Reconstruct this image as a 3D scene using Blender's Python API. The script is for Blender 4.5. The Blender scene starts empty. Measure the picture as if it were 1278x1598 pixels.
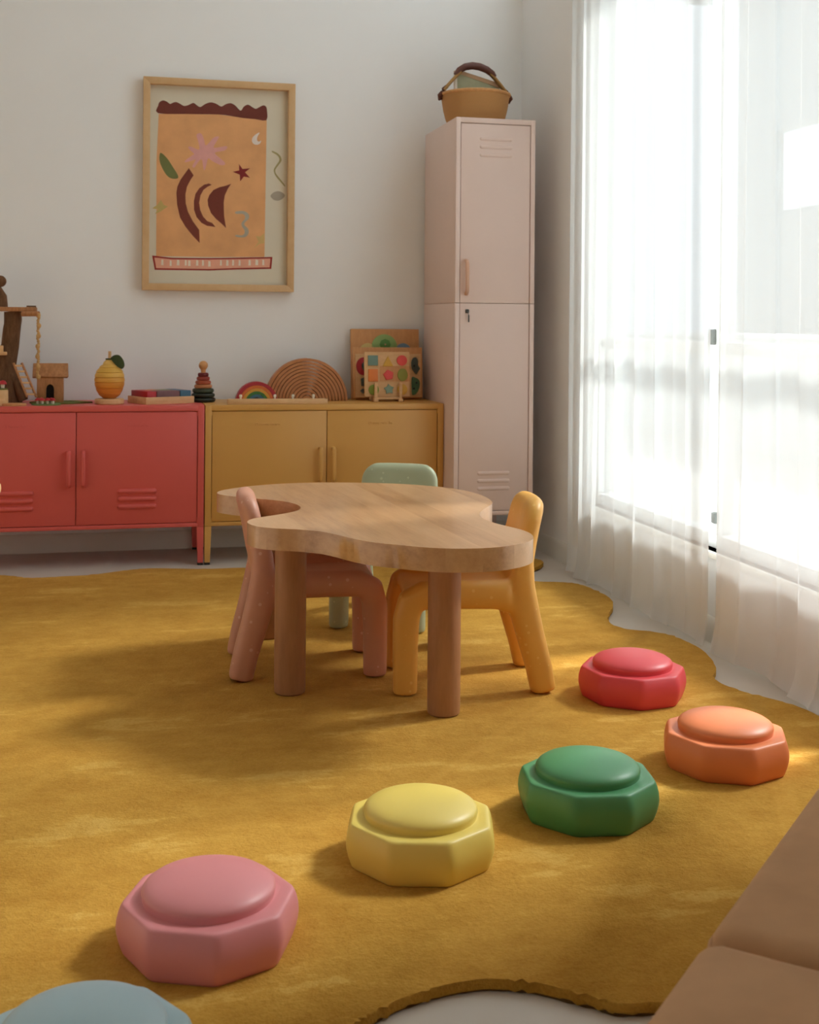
import bpy, bmesh, math, random
from mathutils import Vector, Matrix
random.seed(7)
R = math.radians
PI = math.pi
SC = bpy.context.scene
COL = SC.collection

# ------------------------------------------------------------------ camera
cam_d = bpy.data.cameras.new('camera')
cam = bpy.data.objects.new('camera', cam_d)
COL.objects.link(cam)
SC.camera = cam
cam_d.sensor_fit = 'HORIZONTAL'
cam_d.sensor_width = 36.0
cam_d.lens = 1963.5 / 1278.0 * 36.0
# the photographer shifted the lens: verticals stay upright, the horizon sits high in the frame
cam_d.shift_y = -(799.0 - 503.5) / 1278.0
cam.location = (0, 0, 1.0)
yaw = R(13.236)
roll = R(-0.471)
cam.rotation_euler = (Matrix.Rotation(-yaw, 3, 'Z') @ Matrix.Rotation(R(90), 3, 'X') @ Matrix.Rotation(-roll, 3, 'Z')).to_euler()
cam_d.clip_start = 0.05
cam_d.dof.use_dof = True
cam_d.dof.focus_distance = 3.1
cam_d.dof.aperture_fstop = 11.0

# ------------------------------------------------------------------ sky and sun
world = bpy.data.worlds.new('sky')
SC.world = world
world.use_nodes = True
wn = world.node_tree
wn.nodes.clear()
wo = wn.nodes.new('ShaderNodeOutputWorld')
wb = wn.nodes.new('ShaderNodeBackground')
wt = wn.nodes.new('ShaderNodeTexCoord')
wx = wn.nodes.new('ShaderNodeSeparateXYZ')
wr = wn.nodes.new('ShaderNodeValToRGB')     # overcast sky: brighter towards the zenith
wr.color_ramp.elements[0].position = 0.0
wr.color_ramp.elements[0].color = (0.56, 0.63, 0.705, 1)
wr.color_ramp.elements[1].position = 1.0
wr.color_ramp.elements[1].color = (0.92, 0.99, 1.07, 1)
wn.links.new(wt.outputs['Generated'], wx.inputs[0])
wn.links.new(wx.outputs['Z'], wr.inputs[0])
wn.links.new(wr.outputs[0], wb.inputs[0])
wb.inputs[1].default_value = SKY = 4.2
wn.links.new(wb.outputs[0], wo.inputs[0])

sun_d = bpy.data.lights.new('sun', 'SUN')
sun = bpy.data.objects.new('sun', sun_d)
COL.objects.link(sun)
sun_d.energy = 13.0
sun_d.angle = R(11.0)
SUN_EL, SUN_AZ = 43, 13
sun_d.color = (1.0, 0.965, 0.915)
# low sun shining through the curtains from the garden side, its disc widened to imitate scatter in the sheer
sun_dir = Vector((-math.cos(R(SUN_EL)) * math.cos(R(SUN_AZ)), -math.cos(R(SUN_EL)) * math.sin(R(SUN_AZ)), -math.sin(R(SUN_EL))))
sun.rotation_euler = sun_dir.to_track_quat('-Z', 'Y').to_euler()
sun.location = (6, 3, 4)

pd = bpy.data.lights.new('window_daylight', 'AREA')
pd.shape = 'RECTANGLE'
pd.size = 4.5
pd.size_y = 2.3
pd.cycles.is_portal = True
po = bpy.data.objects.new('window_daylight', pd)
COL.objects.link(po)
po.location = (1.96, 3.775, 1.86)
po.rotation_euler = (0, R(90), 0)
pd.size, pd.size_y = 3.2, 3.2

SC.view_settings.view_transform = 'Standard'
SC.view_settings.look = 'None'
SC.view_settings.gamma = 1.0
SC.view_settings.use_curve_mapping = False
SC.view_settings.exposure = -0.14
SC.cycles.use_denoising = True
SC.cycles.max_bounces = 10
SC.cycles.diffuse_bounces = 7
SC.cycles.transparent_max_bounces = 16
SC.cycles.sample_clamp_indirect = 8.0

# ------------------------------------------------------------------ materials
def s2l(c):
    return tuple((v / 255 / 12.92) if v / 255 <= 0.04045 else ((v / 255 + 0.055) / 1.055) ** 2.4 for v in c)

def new_mat(name):
    m = bpy.data.materials.new(name)
    m.use_nodes = True
    return m, m.node_tree, m.node_tree.nodes['Principled BSDF']

def node(nt, typ, **kw):
    n = nt.nodes.new(typ)
    for k, v in kw.items():
        setattr(n, k, v)
    return n

def coords(nt, scale=(1, 1, 1), rot=(0, 0, 0), kind='Object'):
    tc = node(nt, 'ShaderNodeTexCoord')
    mp = node(nt, 'ShaderNodeMapping')
    mp.inputs['Scale'].default_value = scale
    mp.inputs['Rotation'].default_value = rot
    nt.links.new(tc.outputs[kind], mp.inputs[0])
    return mp.outputs[0]

def noise(nt, vec, scale, detail=3, rough=0.55):
    n = node(nt, 'ShaderNodeTexNoise')
    n.inputs['Scale'].default_value = scale
    n.inputs['Detail'].default_value = detail
    n.inputs['Roughness'].default_value = rough
    nt.links.new(vec, n.inputs['Vector'])
    return n.outputs['Fac']

def ramp(nt, fac, stops):
    r = node(nt, 'ShaderNodeValToRGB')
    while len(r.color_ramp.elements) < len(stops):
        r.color_ramp.elements.new(0.5)
    for e, (p, c) in zip(r.color_ramp.elements, stops):
        e.position = p
        e.color = (*c, 1)
    nt.links.new(fac, r.inputs[0])
    return r.outputs[0]

def bump(nt, bsdf, height, strength=0.2, dist=0.002):
    b = node(nt, 'ShaderNodeBump')
    b.inputs['Strength'].default_value = strength
    b.inputs['Distance'].default_value = dist
    nt.links.new(height, b.inputs['Height'])
    nt.links.new(b.outputs[0], bsdf.inputs['Normal'])

def paint(name, rgb, rough=0.5, var=0.05, nscale=6, bumps=0.0, bscale=200, spec=0.5):
    m, nt, b = new_mat(name)
    c = s2l(rgb)
    v = coords(nt)
    f = noise(nt, v, nscale)
    lo = tuple(x * (1 - var) for x in c)
    hi = tuple(min(1, x * (1 + var)) for x in c)
    nt.links.new(ramp(nt, f, [(0.3, lo), (0.7, hi)]), b.inputs['Base Color'])
    b.inputs['Roughness'].default_value = rough
    b.inputs['Specular IOR Level'].default_value = spec
    if bumps:
        bump(nt, b, noise(nt, v, bscale, 4), bumps, 0.001)
    return m

def wood(name, rgb, dark=0.72, scale=(1, 1, 1), rough=0.45, ring=18, spec=0.4):
    """grain runs along the axis with the smallest scale"""
    m, nt, b = new_mat(name)
    c = s2l(rgb)
    v = coords(nt, scale)
    f1 = noise(nt, v, ring, 4, 0.6)
    f2 = noise(nt, v, ring * 5, 2, 0.5)
    mx = node(nt, 'ShaderNodeMath', operation='MULTIPLY_ADD')
    nt.links.new(f2, mx.inputs[0])
    mx.inputs[1].default_value = 0.35
    nt.links.new(f1, mx.inputs[2])
    d = tuple(x * dark for x in c)
    d = (d[0], d[1] * 0.93, d[2] * 0.85)
    nt.links.new(ramp(nt, mx.outputs[0], [(0.45, d), (0.85, c)]), b.inputs['Base Color'])
    b.inputs['Roughness'].default_value = rough
    b.inputs['Specular IOR Level'].default_value = spec
    bump(nt, b, f2, 0.06, 0.001)
    return m

M = {}
M['wall'] = paint('wall_paint', (239, 239, 238), 0.75, 0.012, 3, 0.05, 150, 0.2)
M['ceiling'] = paint('ceiling_paint', (243, 244, 244), 0.85, 0.01, 3)
M['trim'] = paint('trim_paint', (222, 218, 208), 0.45, 0.02, 5)
M['floor'] = paint('floor_concrete', (204, 195, 184), 0.5, 0.05, 4, 0.05, 60)
M['coral'] = paint('coral_powder_coat', (214, 92, 84), 0.42, 0.02, 4, 0.04, 500)
M['ochre'] = paint('ochre_powder_coat', (210, 158, 82), 0.42, 0.02, 4, 0.04, 500)
M['blush'] = paint('blush_powder_coat', (230, 206, 195), 0.42, 0.02, 4, 0.04, 500)
M['blush_handle'] = paint('blush_handle', (214, 168, 140), 0.4)
M['black'] = paint('black_rubber', (24, 22, 21), 0.5)
M['steel'] = paint('dark_steel', (60, 52, 44), 0.35)
M['silver'] = paint('pale_metal', (200, 196, 190), 0.35)
M['window'] = paint('window_frame_white', (236, 238, 238), 0.4, 0.01)
M['latch'] = paint('grey_latch', (110, 112, 108), 0.4)
M['concrete_out'] = paint('garden_paving', (214, 212, 206), 0.8, 0.05, 2)
M['render_white'] = paint('garden_wall_render', (232, 232, 228), 0.8, 0.03, 2)
M['house_grey'] = paint('house_grey_render', (150, 156, 158), 0.8, 0.05, 2)
M['leaf_out'] = paint('bush_leaf', (84, 104, 72), 0.7, 0.3, 30)
M['oak'] = wood('oak_frame', (212, 176, 130), 0.92, (2, 2, 2), 0.5, 5)
M['mat_board'] = paint('cream_paper', (216, 207, 186), 0.8, 0.02, 6)
M['pine'] = wood('pale_pine', (226, 184, 134), 0.85, (2, 8, 8), 0.55, 8)
M['pine_dark'] = wood('warm_plywood', (214, 158, 104), 0.85, (8, 8, 2), 0.55, 8)
M['rainwood'] = wood('stained_beech', (190, 128, 80), 0.88, (3, 10, 3), 0.55, 12)
M['bark'] = wood('bark_brown', (122, 88, 62), 0.5, (10, 10, 2.5), 0.85, 6, 0.2)
M['toywood'] = wood('toy_house_wood', (190, 132, 84), 0.65, (9, 9, 2), 0.6, 9)
M['shade_knob_dark'] = paint('dark_shade_and_knob', (30, 20, 16), 0.9)  # painted shade in the toy house doorway, and the dark puzzle knobs
M['rope'] = paint('sisal_rope', (196, 156, 100), 0.9, 0.15, 200)
M['felt_green'] = paint('green_felt', (116, 118, 66), 0.95, 0.12, 60, 0.3, 300, 0.1)
M['felt_light'] = paint('light_green_felt', (120, 146, 92), 0.95, 0.12, 60, 0.3, 300, 0.1)
M['mush_red'] = paint('mushroom_red', (176, 28, 34), 0.5)
M['cream'] = paint('cream_paint', (232, 220, 200), 0.6)
M['leaf'] = paint('dark_felt_leaf', (58, 70, 36), 0.9, 0.1, 50)
M['basket'] = None

def basket_mat():
    m, nt, b = new_mat('woven_straw')
    v = coords(nt)
    w = node(nt, 'ShaderNodeTexWave', wave_type='BANDS', bands_direction='Z')
    w.inputs['Scale'].default_value = 60
    w.inputs['Distortion'].default_value = 1.5
    w.inputs['Detail Scale'].default_value = 30
    nt.links.new(v, w.inputs['Vector'])
    c = s2l((198, 146, 88))
    nt.links.new(ramp(nt, w.outputs['Fac'], [(0.0, tuple(x * 0.82 for x in c)), (1.0, c)]), b.inputs['Base Color'])
    b.inputs['Roughness'].default_value = 0.8
    bump(nt, b, w.outputs['Fac'], 0.4, 0.002)
    return m
M['basket'] = basket_mat()
M['straw_rim'] = paint('straw_rim', (206, 152, 96), 0.8, 0.1, 80)
M['straw_handle'] = paint('straw_handle', (176, 134, 78), 0.8, 0.12, 90)
M['leather'] = paint('brown_leather', (92, 48, 34), 0.5, 0.1, 60)
M['book_cover'] = paint('sage_book_cover', (168, 166, 132), 0.6, 0.1, 20)
M['book_edge'] = paint('tan_book_edge', (198, 160, 122), 0.7)

def table_wood():
    m, nt, b = new_mat('laminated_oak')
    tc = node(nt, 'ShaderNodeTexCoord')
    mp = node(nt, 'ShaderNodeMapping')
    mp.inputs['Rotation'].default_value = (0, 0, R(-4))
    nt.links.new(tc.outputs['Object'], mp.inputs[0])
    sx = node(nt, 'ShaderNodeSeparateXYZ')
    nt.links.new(mp.outputs[0], sx.inputs[0])
    q = node(nt, 'ShaderNodeMath', operation='MULTIPLY')
    nt.links.new(sx.outputs['X'], q.inputs[0])
    q.inputs[1].default_value = 1 / 0.085
    fl = node(nt, 'ShaderNodeMath', operation='FLOOR')
    nt.links.new(q.outputs[0], fl.inputs[0])
    wnz = node(nt, 'ShaderNodeTexWhiteNoise', noise_dimensions='1D')
    nt.links.new(fl.outputs[0], wnz.inputs['W'])
    # grain, shifted per lamella
    cmb = node(nt, 'ShaderNodeCombineXYZ')
    ms = node(nt, 'ShaderNodeMath', operation='MULTIPLY')
    nt.links.new(wnz.outputs['Value'], ms.inputs[0])
    ms.inputs[1].default_value = 7.0
    nt.links.new(ms.outputs[0], cmb.inputs['Y'])
    va = node(nt, 'ShaderNodeVectorMath', operation='ADD')
    nt.links.new(mp.outputs[0], va.inputs[0])
    nt.links.new(cmb.outputs[0], va.inputs[1])
    vs = node(nt, 'ShaderNodeVectorMath', operation='MULTIPLY')
    nt.links.new(va.outputs[0], vs.inputs[0])
    vs.inputs[1].default_value = (7, 0.9, 7)
    g = noise(nt, vs.outputs[0], 4, 5, 0.62)
    g2 = noise(nt, vs.outputs[0], 30, 2, 0.5)
    a = node(nt, 'ShaderNodeMath', operation='MULTIPLY_ADD')
    nt.links.new(wnz.outputs['Value'], a.inputs[0])
    a.inputs[1].default_value = 0.42
    nt.links.new(g, a.inputs[2])
    a2 = node(nt, 'ShaderNodeMath', operation='MULTIPLY_ADD')
    nt.links.new(g2, a2.inputs[0])
    a2.inputs[1].default_value = 0.15
    nt.links.new(a.outputs[0], a2.inputs[2])
    nt.links.new(ramp(nt, a2.outputs[0], [(0.35, s2l((168, 122, 78))), (0.65, s2l((198, 152, 106))), (1.0, s2l((214, 170, 124)))]), b.inputs['Base Color'])
    b.inputs['Roughness'].default_value = 0.28
    b.inputs['Coat Weight'].default_value = 0.5
    b.inputs['Coat Roughness'].default_value = 0.14
    bump(nt, b, g2, 0.04, 0.001)
    return m
M['table'] = table_wood()
M['table_leg'] = wood('oak_leg', (176, 126, 88), 0.8, (7, 7, 1), 0.42, 5, 0.5)

def speckled(name, rgb, fleck):
    m, nt, b = new_mat(name)
    v = coords(nt)
    vo = node(nt, 'ShaderNodeTexVoronoi')
    vo.inputs['Scale'].default_value = 42
    nt.links.new(v, vo.inputs['Vector'])
    wv = node(nt, 'ShaderNodeSeparateColor')
    nt.links.new(vo.outputs['Color'], wv.inputs[0])
    # flecks of different size: a cell shows a fleck when distance < random * 0.3
    mu = node(nt, 'ShaderNodeMath', operation='MULTIPLY')
    nt.links.new(wv.outputs[0], mu.inputs[0])
    mu.inputs[1].default_value = 0.22
    lt = node(nt, 'ShaderNodeMath', operation='LESS_THAN')
    nt.links.new(vo.outputs['Distance'], lt.inputs[0])
    nt.links.new(mu.outputs[0], lt.inputs[1])
    base = ramp(nt, noise(nt, v, 9, 4), [(0.3, tuple(x * 0.9 for x in s2l(rgb))), (0.7, s2l(rgb))])
    mx = node(nt, 'ShaderNodeMix', data_type='RGBA')
    sc = node(nt, 'ShaderNodeMath', operation='MULTIPLY')
    nt.links.new(lt.outputs[0], sc.inputs[0])
    sc.inputs[1].default_value = 0.45
    nt.links.new(sc.outputs[0], mx.inputs[0])
    nt.links.new(base, mx.inputs[6])
    mx.inputs[7].default_value = (*s2l(fleck), 1)
    nt.links.new(mx.outputs[2], b.inputs['Base Color'])
    b.inputs['Roughness'].default_value = 0.42
    b.inputs['Subsurface Weight'].default_value = 0.0
    bump(nt, b, noise(nt, v, 120, 2), 0.05, 0.001)
    return m
M['chair_pink'] = speckled('speckled_pink_plastic', (212, 152, 126), (240, 205, 190))
M['chair_yellow'] = speckled('speckled_yellow_plastic', (240, 180, 84), (250, 214, 130))
M['chair_green'] = speckled('speckled_sage_plastic', (172, 180, 148), (214, 222, 190))

def rug_mat():
    m, nt, b = new_mat('mustard_wool_pile')
    v = coords(nt, (1, 1, 1))
    vx = coords(nt, (0.8, 2.4, 1), (0, 0, R(8)))
    nap = noise(nt, vx, 2.3, 6, 0.68)           # brushed patches of the nap
    mid = noise(nt, v, 16, 5, 0.7)
    fine = noise(nt, v, 170, 3, 0.65)
    napr = ramp(nt, nap, [(0.38, (0, 0, 0)), (0.57, (.3, .3, .3)), (0.605, (.68, .68, .68)), (0.72, (.85, .85, .85))])
    a = node(nt, 'ShaderNodeMath', operation='MULTIPLY')
    nt.links.new(napr, a.inputs[0]); a.inputs[1].default_value = 0.38
    a1 = node(nt, 'ShaderNodeMath', operation='MULTIPLY_ADD')
    nt.links.new(mid, a1.inputs[0]); a1.inputs[1].default_value = 0.50
    nt.links.new(a.outputs[0], a1.inputs[2])
    a2 = node(nt, 'ShaderNodeMath', operation='MULTIPLY_ADD')
    nt.links.new(fine, a2.inputs[0]); a2.inputs[1].default_value = 0.40
    nt.links.new(a1.outputs[0], a2.inputs[2])
    col = ramp(nt, a2.outputs[0], [(0.36, s2l((176, 126, 46))), (0.62, s2l((200, 152, 66))), (0.90, s2l((222, 180, 96)))])
    nt.links.new(col, b.inputs['Base Color'])
    b.inputs['Roughness'].default_value = 0.95
    b.inputs['Specular IOR Level'].default_value = 0.1
    b.inputs['Sheen Weight'].default_value = 0.25
    b.inputs['Sheen Roughness'].default_value = 0.5
    b.inputs['Sheen Tint'].default_value = (*s2l((240, 200, 120)), 1)
    h = node(nt, 'ShaderNodeMath', operation='MULTIPLY_ADD')
    nt.links.new(fine, h.inputs[0]); h.inputs[1].default_value = 0.35
    nt.links.new(mid, h.inputs[2])
    bump(nt, b, h.outputs[0], 0.6, 0.012)
    return m
M['rug'] = rug_mat()
M['rug_back'] = paint('rug_backing', (92, 66, 30), 0.95)

def foam(name, rgb):
    m, nt, b = new_mat(name)
    v = coords(nt)
    c = s2l(rgb)
    f = noise(nt, v, 5, 3)
    nt.links.new(ramp(nt, f, [(0.3, tuple(x * 0.96 for x in c)), (0.7, c)]), b.inputs['Base Color'])
    b.inputs['Roughness'].default_value = 0.42
    b.inputs['Specular IOR Level'].default_value = 0.55
    bump(nt, b, noise(nt, v, 420, 2), 0.06, 0.001)
    return m
M['stone_red'] = foam('red_matte_plastic', (226, 72, 80))
M['stone_orange'] = foam('orange_matte_plastic', (240, 136, 84))
M['stone_green'] = foam('green_matte_plastic', (78, 146, 96))
M['stone_yellow'] = foam('yellow_matte_plastic', (234, 208, 104))
M['stone_pink'] = foam('pink_matte_plastic', (230, 146, 150))
M['stone_blue'] = foam('pale_blue_matte_plastic', (172, 200, 210))
M['sofa'] = paint('tan_suede', (196, 152, 112), 0.85, 0.06, 14, 0.25, 500, 0.2)

def glass_mat():
    m, nt, b = new_mat('thin_window_glass')
    out = nt.nodes['Material Output']
    nt.nodes.remove(b)
    t = node(nt, 'ShaderNodeBsdfTransparent')
    t.inputs[0].default_value = (0.93, 0.95, 0.945, 1)
    g = node(nt, 'ShaderNodeBsdfGlossy')
    g.inputs['Roughness'].default_value = 0.02
    mx = node(nt, 'ShaderNodeMixShader')
    mx.inputs[0].default_value = 0.06
    nt.links.new(t.outputs[0], mx.inputs[1])
    nt.links.new(g.outputs[0], mx.inputs[2])
    nt.links.new(mx.outputs[0], out.inputs[0])
    return m
M['glass'] = glass_mat()

def sheer_mat():
    m, nt, b = new_mat('white_sheer_voile')
    out = nt.nodes['Material Output']
    nt.nodes.remove(b)
    t = node(nt, 'ShaderNodeBsdfTransparent')
    t.inputs[0].default_value = (0.95, 0.98, 1.0, 1)
    tl = node(nt, 'ShaderNodeBsdfTranslucent')
    tl.inputs[0].default_value = (0.47, 0.49, 0.505, 1)
    df = node(nt, 'ShaderNodeBsdfDiffuse')
    df.inputs[0].default_value = (0.95, 0.95, 0.935, 1)
    v = coords(nt, (1, 1, 1))
    m1 = node(nt, 'ShaderNodeMixShader')
    m1.inputs[0].default_value = 0.72
    nt.links.new(tl.outputs[0], m1.inputs[1])
    nt.links.new(df.outputs[0], m1.inputs[2])
    m2 = node(nt, 'ShaderNodeMixShader')
    # seen at a slant, more threads lie in the way: the weave closes
    lw = node(nt, 'ShaderNodeLayerWeight')
    lw.inputs['Blend'].default_value = 0.5
    f = lw.outputs['Facing']
    mr = node(nt, 'ShaderNodeMapRange')
    mr.inputs['To Min'].default_value = 0.70
    mr.inputs['To Max'].default_value = 0.97
    nt.links.new(f, mr.inputs['Value'])
    nt.links.new(mr.outputs[0], m2.inputs[0])
    nt.links.new(t.outputs[0], m2.inputs[1])
    nt.links.new(m1.outputs[0], m2.inputs[2])
    nt.links.new(m2.outputs[0], out.inputs[0])
    return m
M['sheer'] = sheer_mat()

# ------------------------------------------------------------------ mesh helpers
def box(bm, x0, x1, y0, y1, z0, z1, bev=0.0, seg=2):
    vs = [bm.verts.new((x, y, z)) for x in (x0, x1) for y in (y0, y1) for z in (z0, z1)]
    fs = [bm.faces.new([vs[i] for i in q]) for q in
          ((0, 1, 3, 2), (4, 6, 7, 5), (0, 4, 5, 1), (2, 3, 7, 6), (0, 2, 6, 4), (1, 5, 7, 3))]
    if bev > 0:
        es = list({e for f in fs for e in f.edges})
        bmesh.ops.bevel(bm, geom=es, offset=bev, segments=seg, profile=0.5, affect='EDGES', clamp_overlap=True)
    return vs

def lathe(bm, prof, n=32, center=(0, 0, 0), caps=True):
    cx, cy, cz = center
    rows = []
    for r, z in prof:
        if r < 1e-6:
            rows.append([bm.verts.new((cx, cy, cz + z))])
        else:
            rows.append([bm.verts.new((cx + r * math.cos(2 * PI * k / n), cy + r * math.sin(2 * PI * k / n), cz + z)) for k in range(n)])
    for a, b in zip(rows, rows[1:]):
        for k in range(n):
            k2 = (k + 1) % n
            if len(a) == 1 and len(b) == 1:
                continue
            if len(a) == 1:
                bm.faces.new((a[0], b[k2], b[k]))
            elif len(b) == 1:
                bm.faces.new((a[k], a[k2], b[0]))
            else:
                bm.faces.new((a[k], a[k2], b[k2], b[k]))
    if caps:
        if len(rows[0]) > 1:
            bm.faces.new(rows[0][::-1])
        if len(rows[-1]) > 1:
            bm.faces.new(rows[-1])

def tube(bm, pts, rad, n=10, sq=None, ex=1.0):
    """sweep a circle (or an ellipse: rad entries may be (ra, rb)) along pts; ends capped"""
    pts = [Vector(p) for p in pts]
    rows = []
    up0 = Vector((0, 1, 0)) if sq is None else Vector(sq)
    for i, p in enumerate(pts):
        d = (pts[min(i + 1, len(pts) - 1)] - pts[max(i - 1, 0)]).normalized()
        u = up0 - d * up0.dot(d)
        if u.length < 1e-3:
            u = Vector((1, 0, 0)) - d * d.x
        u.normalize()
        w = d.cross(u)
        r = rad[i] if isinstance(rad, (list, tuple)) else rad
        ra, rb = r if isinstance(r, (list, tuple)) else (r, r)
        cs = [(math.cos(2 * PI * k / n), math.sin(2 * PI * k / n)) for k in range(n)]
        rows.append([bm.verts.new(p + u * (ra * math.copysign(abs(c) ** ex, c)) + w * (rb * math.copysign(abs(q) ** ex, q))) for c, q in cs])
    for a, b in zip(rows, rows[1:]):
        for k in range(n):
            k2 = (k + 1) % n
            bm.faces.new((a[k], a[k2], b[k2], b[k]))
    bm.faces.new(rows[0][::-1])
    bm.faces.new(rows[-1])

def prism(bm, poly, h, axis='z', base=0.0, bev=0.0, seg=2):
    """extrude a 2-D polygon; axis z: (x,y) going up, axis y: (x,z) going back"""
    def P(a, b, c):
        return (a, b, c) if axis == 'z' else (a, c, b)
    lo = [bm.verts.new(P(a, b, base)) for a, b in poly]
    hi = [bm.verts.new(P(a, b, base + h)) for a, b in poly]
    n = len(poly)
    f0 = bm.faces.new(lo)
    f1 = bm.faces.new(hi)
    for k in range(n):
        bm.faces.new((lo[k], lo[(k + 1) % n], hi[(k + 1) % n], hi[k]))
    if bev > 0:
        es = [e for f in (f0, f1) for e in f.edges]
        bmesh.ops.bevel(bm, geom=es, offset=bev, segments=seg, profile=0.5, affect='EDGES')

def ball(bm, c, r, seg=16, rings=10, sc=(1, 1, 1)):
    mt = Matrix.Translation(c) @ Matrix.Diagonal((r * sc[0], r * sc[1], r * sc[2], 1))
    bmesh.ops.create_uvsphere(bm, u_segments=seg, v_segments=rings, radius=1, matrix=mt)

def obj(name, bm, mat, parent=None, sharp=38, kind=None):
    bmesh.ops.recalc_face_normals(bm, faces=bm.faces)
    for e in bm.edges:
        if len(e.link_faces) == 2 and e.calc_face_angle(0) > R(sharp):
            e.smooth = False
    for f in bm.faces:
        f.smooth = True
    me = bpy.data.meshes.new(name)
    bm.to_mesh(me)
    bm.free()
    if mat:
        me.materials.append(M[mat] if isinstance(mat, str) else mat)
    o = bpy.data.objects.new(name, me)
    COL.objects.link(o)
    if parent:
        o.parent = parent
    if kind:
        o['kind'] = kind
    return o

def B():
    return bmesh.new()

def tag(o, label, cat, group=None):
    o['label'] = label
    o['category'] = cat
    if group:
        o['group'] = group
    return o

def thing(name, label, cat, loc=(0, 0, 0), rz=0.0, group=None, rx=0.0):
    o = bpy.data.objects.new(name, None)
    COL.objects.link(o)
    o.empty_display_size = 0.05
    o.location = loc
    o.rotation_euler = (rx, 0, rz)
    return tag(o, label, cat, group)

def boxobj(name, dims, mat, parent=None, bev=0.002, kind=None, seg=2):
    bm = B()
    box(bm, *dims, bev, seg)
    return obj(name, bm, mat, parent, kind=kind)

def spline(pts, per=8, closed=True):
    """Catmull-Rom resampling of a 2-D / 3-D outline"""
    n = len(pts)
    out = []
    for i in range(n if closed else n - 1):
        g = lambda k: Vector(pts[k % n]) if closed else Vector(pts[min(max(k, 0), n - 1)])
        p0, p1, p2, p3 = g(i - 1), g(i), g(i + 1), g(i + 2)
        for s in range(per):
            t = s / per
            out.append(0.5 * ((2 * p1) + (p2 - p0) * t + (2 * p0 - 5 * p1 + 4 * p2 - p3) * t * t + (3 * p1 - p0 - 3 * p2 + p3) * t ** 3))
    if not closed:
        out.append(Vector(pts[-1]))
    return [tuple(v) for v in out]

# ------------------------------------------------------------------ the room
XW, YW = 1.85, 5.615          # inner faces of the window wall and of the far wall
XL, YF, HC = -1.7, -.7, 3.5
S = 'structure'
boxobj('floor', (XL - .15, XW + .15, YF - .15, YW + .15, -0.12, 0), 'floor', bev=0, kind=S)
boxobj('ceiling', (XL - .15, XW + .15, YF - .15, YW + .15, HC, HC + .12), 'ceiling', bev=0, kind=S)
boxobj('wall_back', (XL, XW, YW, YW + .15, 0, HC), 'wall', bev=0, kind=S)
boxobj('wall_left', (XL - .15, XL, YF - .15, YW + .15, 0, HC), 'wall', bev=0, kind=S)
boxobj('wall_front', (XL, XW, YF - .15, YF, 0, HC), 'wall', bev=0, kind=S)
WY0, WY1, WZ0, WZ1 = 2.2, 4.74, 0.285, 2.38
CZ0, CZ1, CY1 = 2.56, 3.44, 5.35      # unseen clerestory strip above the curtained window, added to brighten the walls
bm = B()
box(bm, XW, XW + .15, YF - .15, YW + .15, 0, WZ0)
box(bm, XW, XW + .15, YF - .15, YW + .15, WZ1, CZ0)
box(bm, XW, XW + .15, YF - .15, YW + .15, CZ1, HC)
box(bm, XW, XW + .15, YF - .15, WY0, CZ0, CZ1)
box(bm, XW, XW + .15, CY1, YW + .15, CZ0, CZ1)
box(bm, XW, XW + .15, YF - .15, WY0, WZ0, WZ1)
box(bm, XW, XW + .15, WY1, YW + .15, WZ0, WZ1)
obj('wall_right', bm, 'wall', kind=S)

def skirting(name, along, a0, a1, face):
    bm = B()
    prof = [(0, 0), (0.014, 0), (0.014, 0.052), (0.010, 0.060), (0.010, 0.072), (0.004, 0.080), (0, 0.080)]
    rows = []
    for a in (a0, a1):
        rows.append([bm.verts.new((a, face - d, z) if along == 'x' else (face - d, a, z)) for d, z in prof])
    n = len(prof)
    for k in range(n):
        bm.faces.new((rows[0][k], rows[0][(k + 1) % n], rows[1][(k + 1) % n], rows[1][k]))
    bm.faces.new(rows[0]); bm.faces.new(rows[1])
    obj(name, bm, 'trim', kind=S)
skirting('baseboard_back', 'x', XL, XW - .014, YW)
skirting('baseboard_right', 'y', YF, YW, XW)

# the window: white frame, mullions, a rail at chest height, panes and latches
win = bpy.data.objects.new('window_1', None)
COL.objects.link(win)
win['kind'] = S
XG = XW + 0.06
bm = B()
fr = 0.045
box(bm, XG - .03, XG + .03, WY0, WY1, WZ0, WZ0 + fr, .004)
box(bm, XG - .03, XG + .03, WY0, WY1, WZ1 - fr, WZ1, .004)
box(bm, XG - .03, XG + .03, WY0, WY0 + fr, WZ0 + fr, WZ1 - fr, .004)
box(bm, XG - .03, XG + .03, WY1 - fr, WY1, WZ0 + fr, WZ1 - fr, .004)
obj('window_frame', bm, 'window', win)
ms = [3.70]
for y in ms:
    boxobj('mullion', (XG - .028, XG + .028, y - .022, y + .022, WZ0 + fr, WZ1 - fr), 'window', win, .004)
ed = [WY1 - fr] + [m_ for m_ in ms] + [WY0 + fr]
for i in range(2):
    a = ed[i] - (.03 if i else 0)
    b_ = ed[i + 1] + (.03 if i < 1 else 0)
    boxobj('rail', (XG - .024, XG + .024, b_, a, 0.905, 0.945), 'window', win, .004)
    boxobj('pane', (XG - .003, XG + .003, b_, a, WZ0 + fr, 0.905), 'glass', win, 0)
    boxobj('pane', (XG - .003, XG + .003, b_, a, 0.945, WZ1 - fr), 'glass', win, 0)
for y, z, h in ((3.715, 0.962, 0.05), (3.685, 0.385, 0.035)):
    boxobj('latch', (XG - .045, XG - .028, y - .013, y + .013, z - h / 2, z + h / 2), 'latch', win, .003)
boxobj('window_sill', (XW - .012, XG + .03, WY0 - .02, WY1 + .02, WZ0 - .02, WZ0), 'trim', win, .003)

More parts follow.
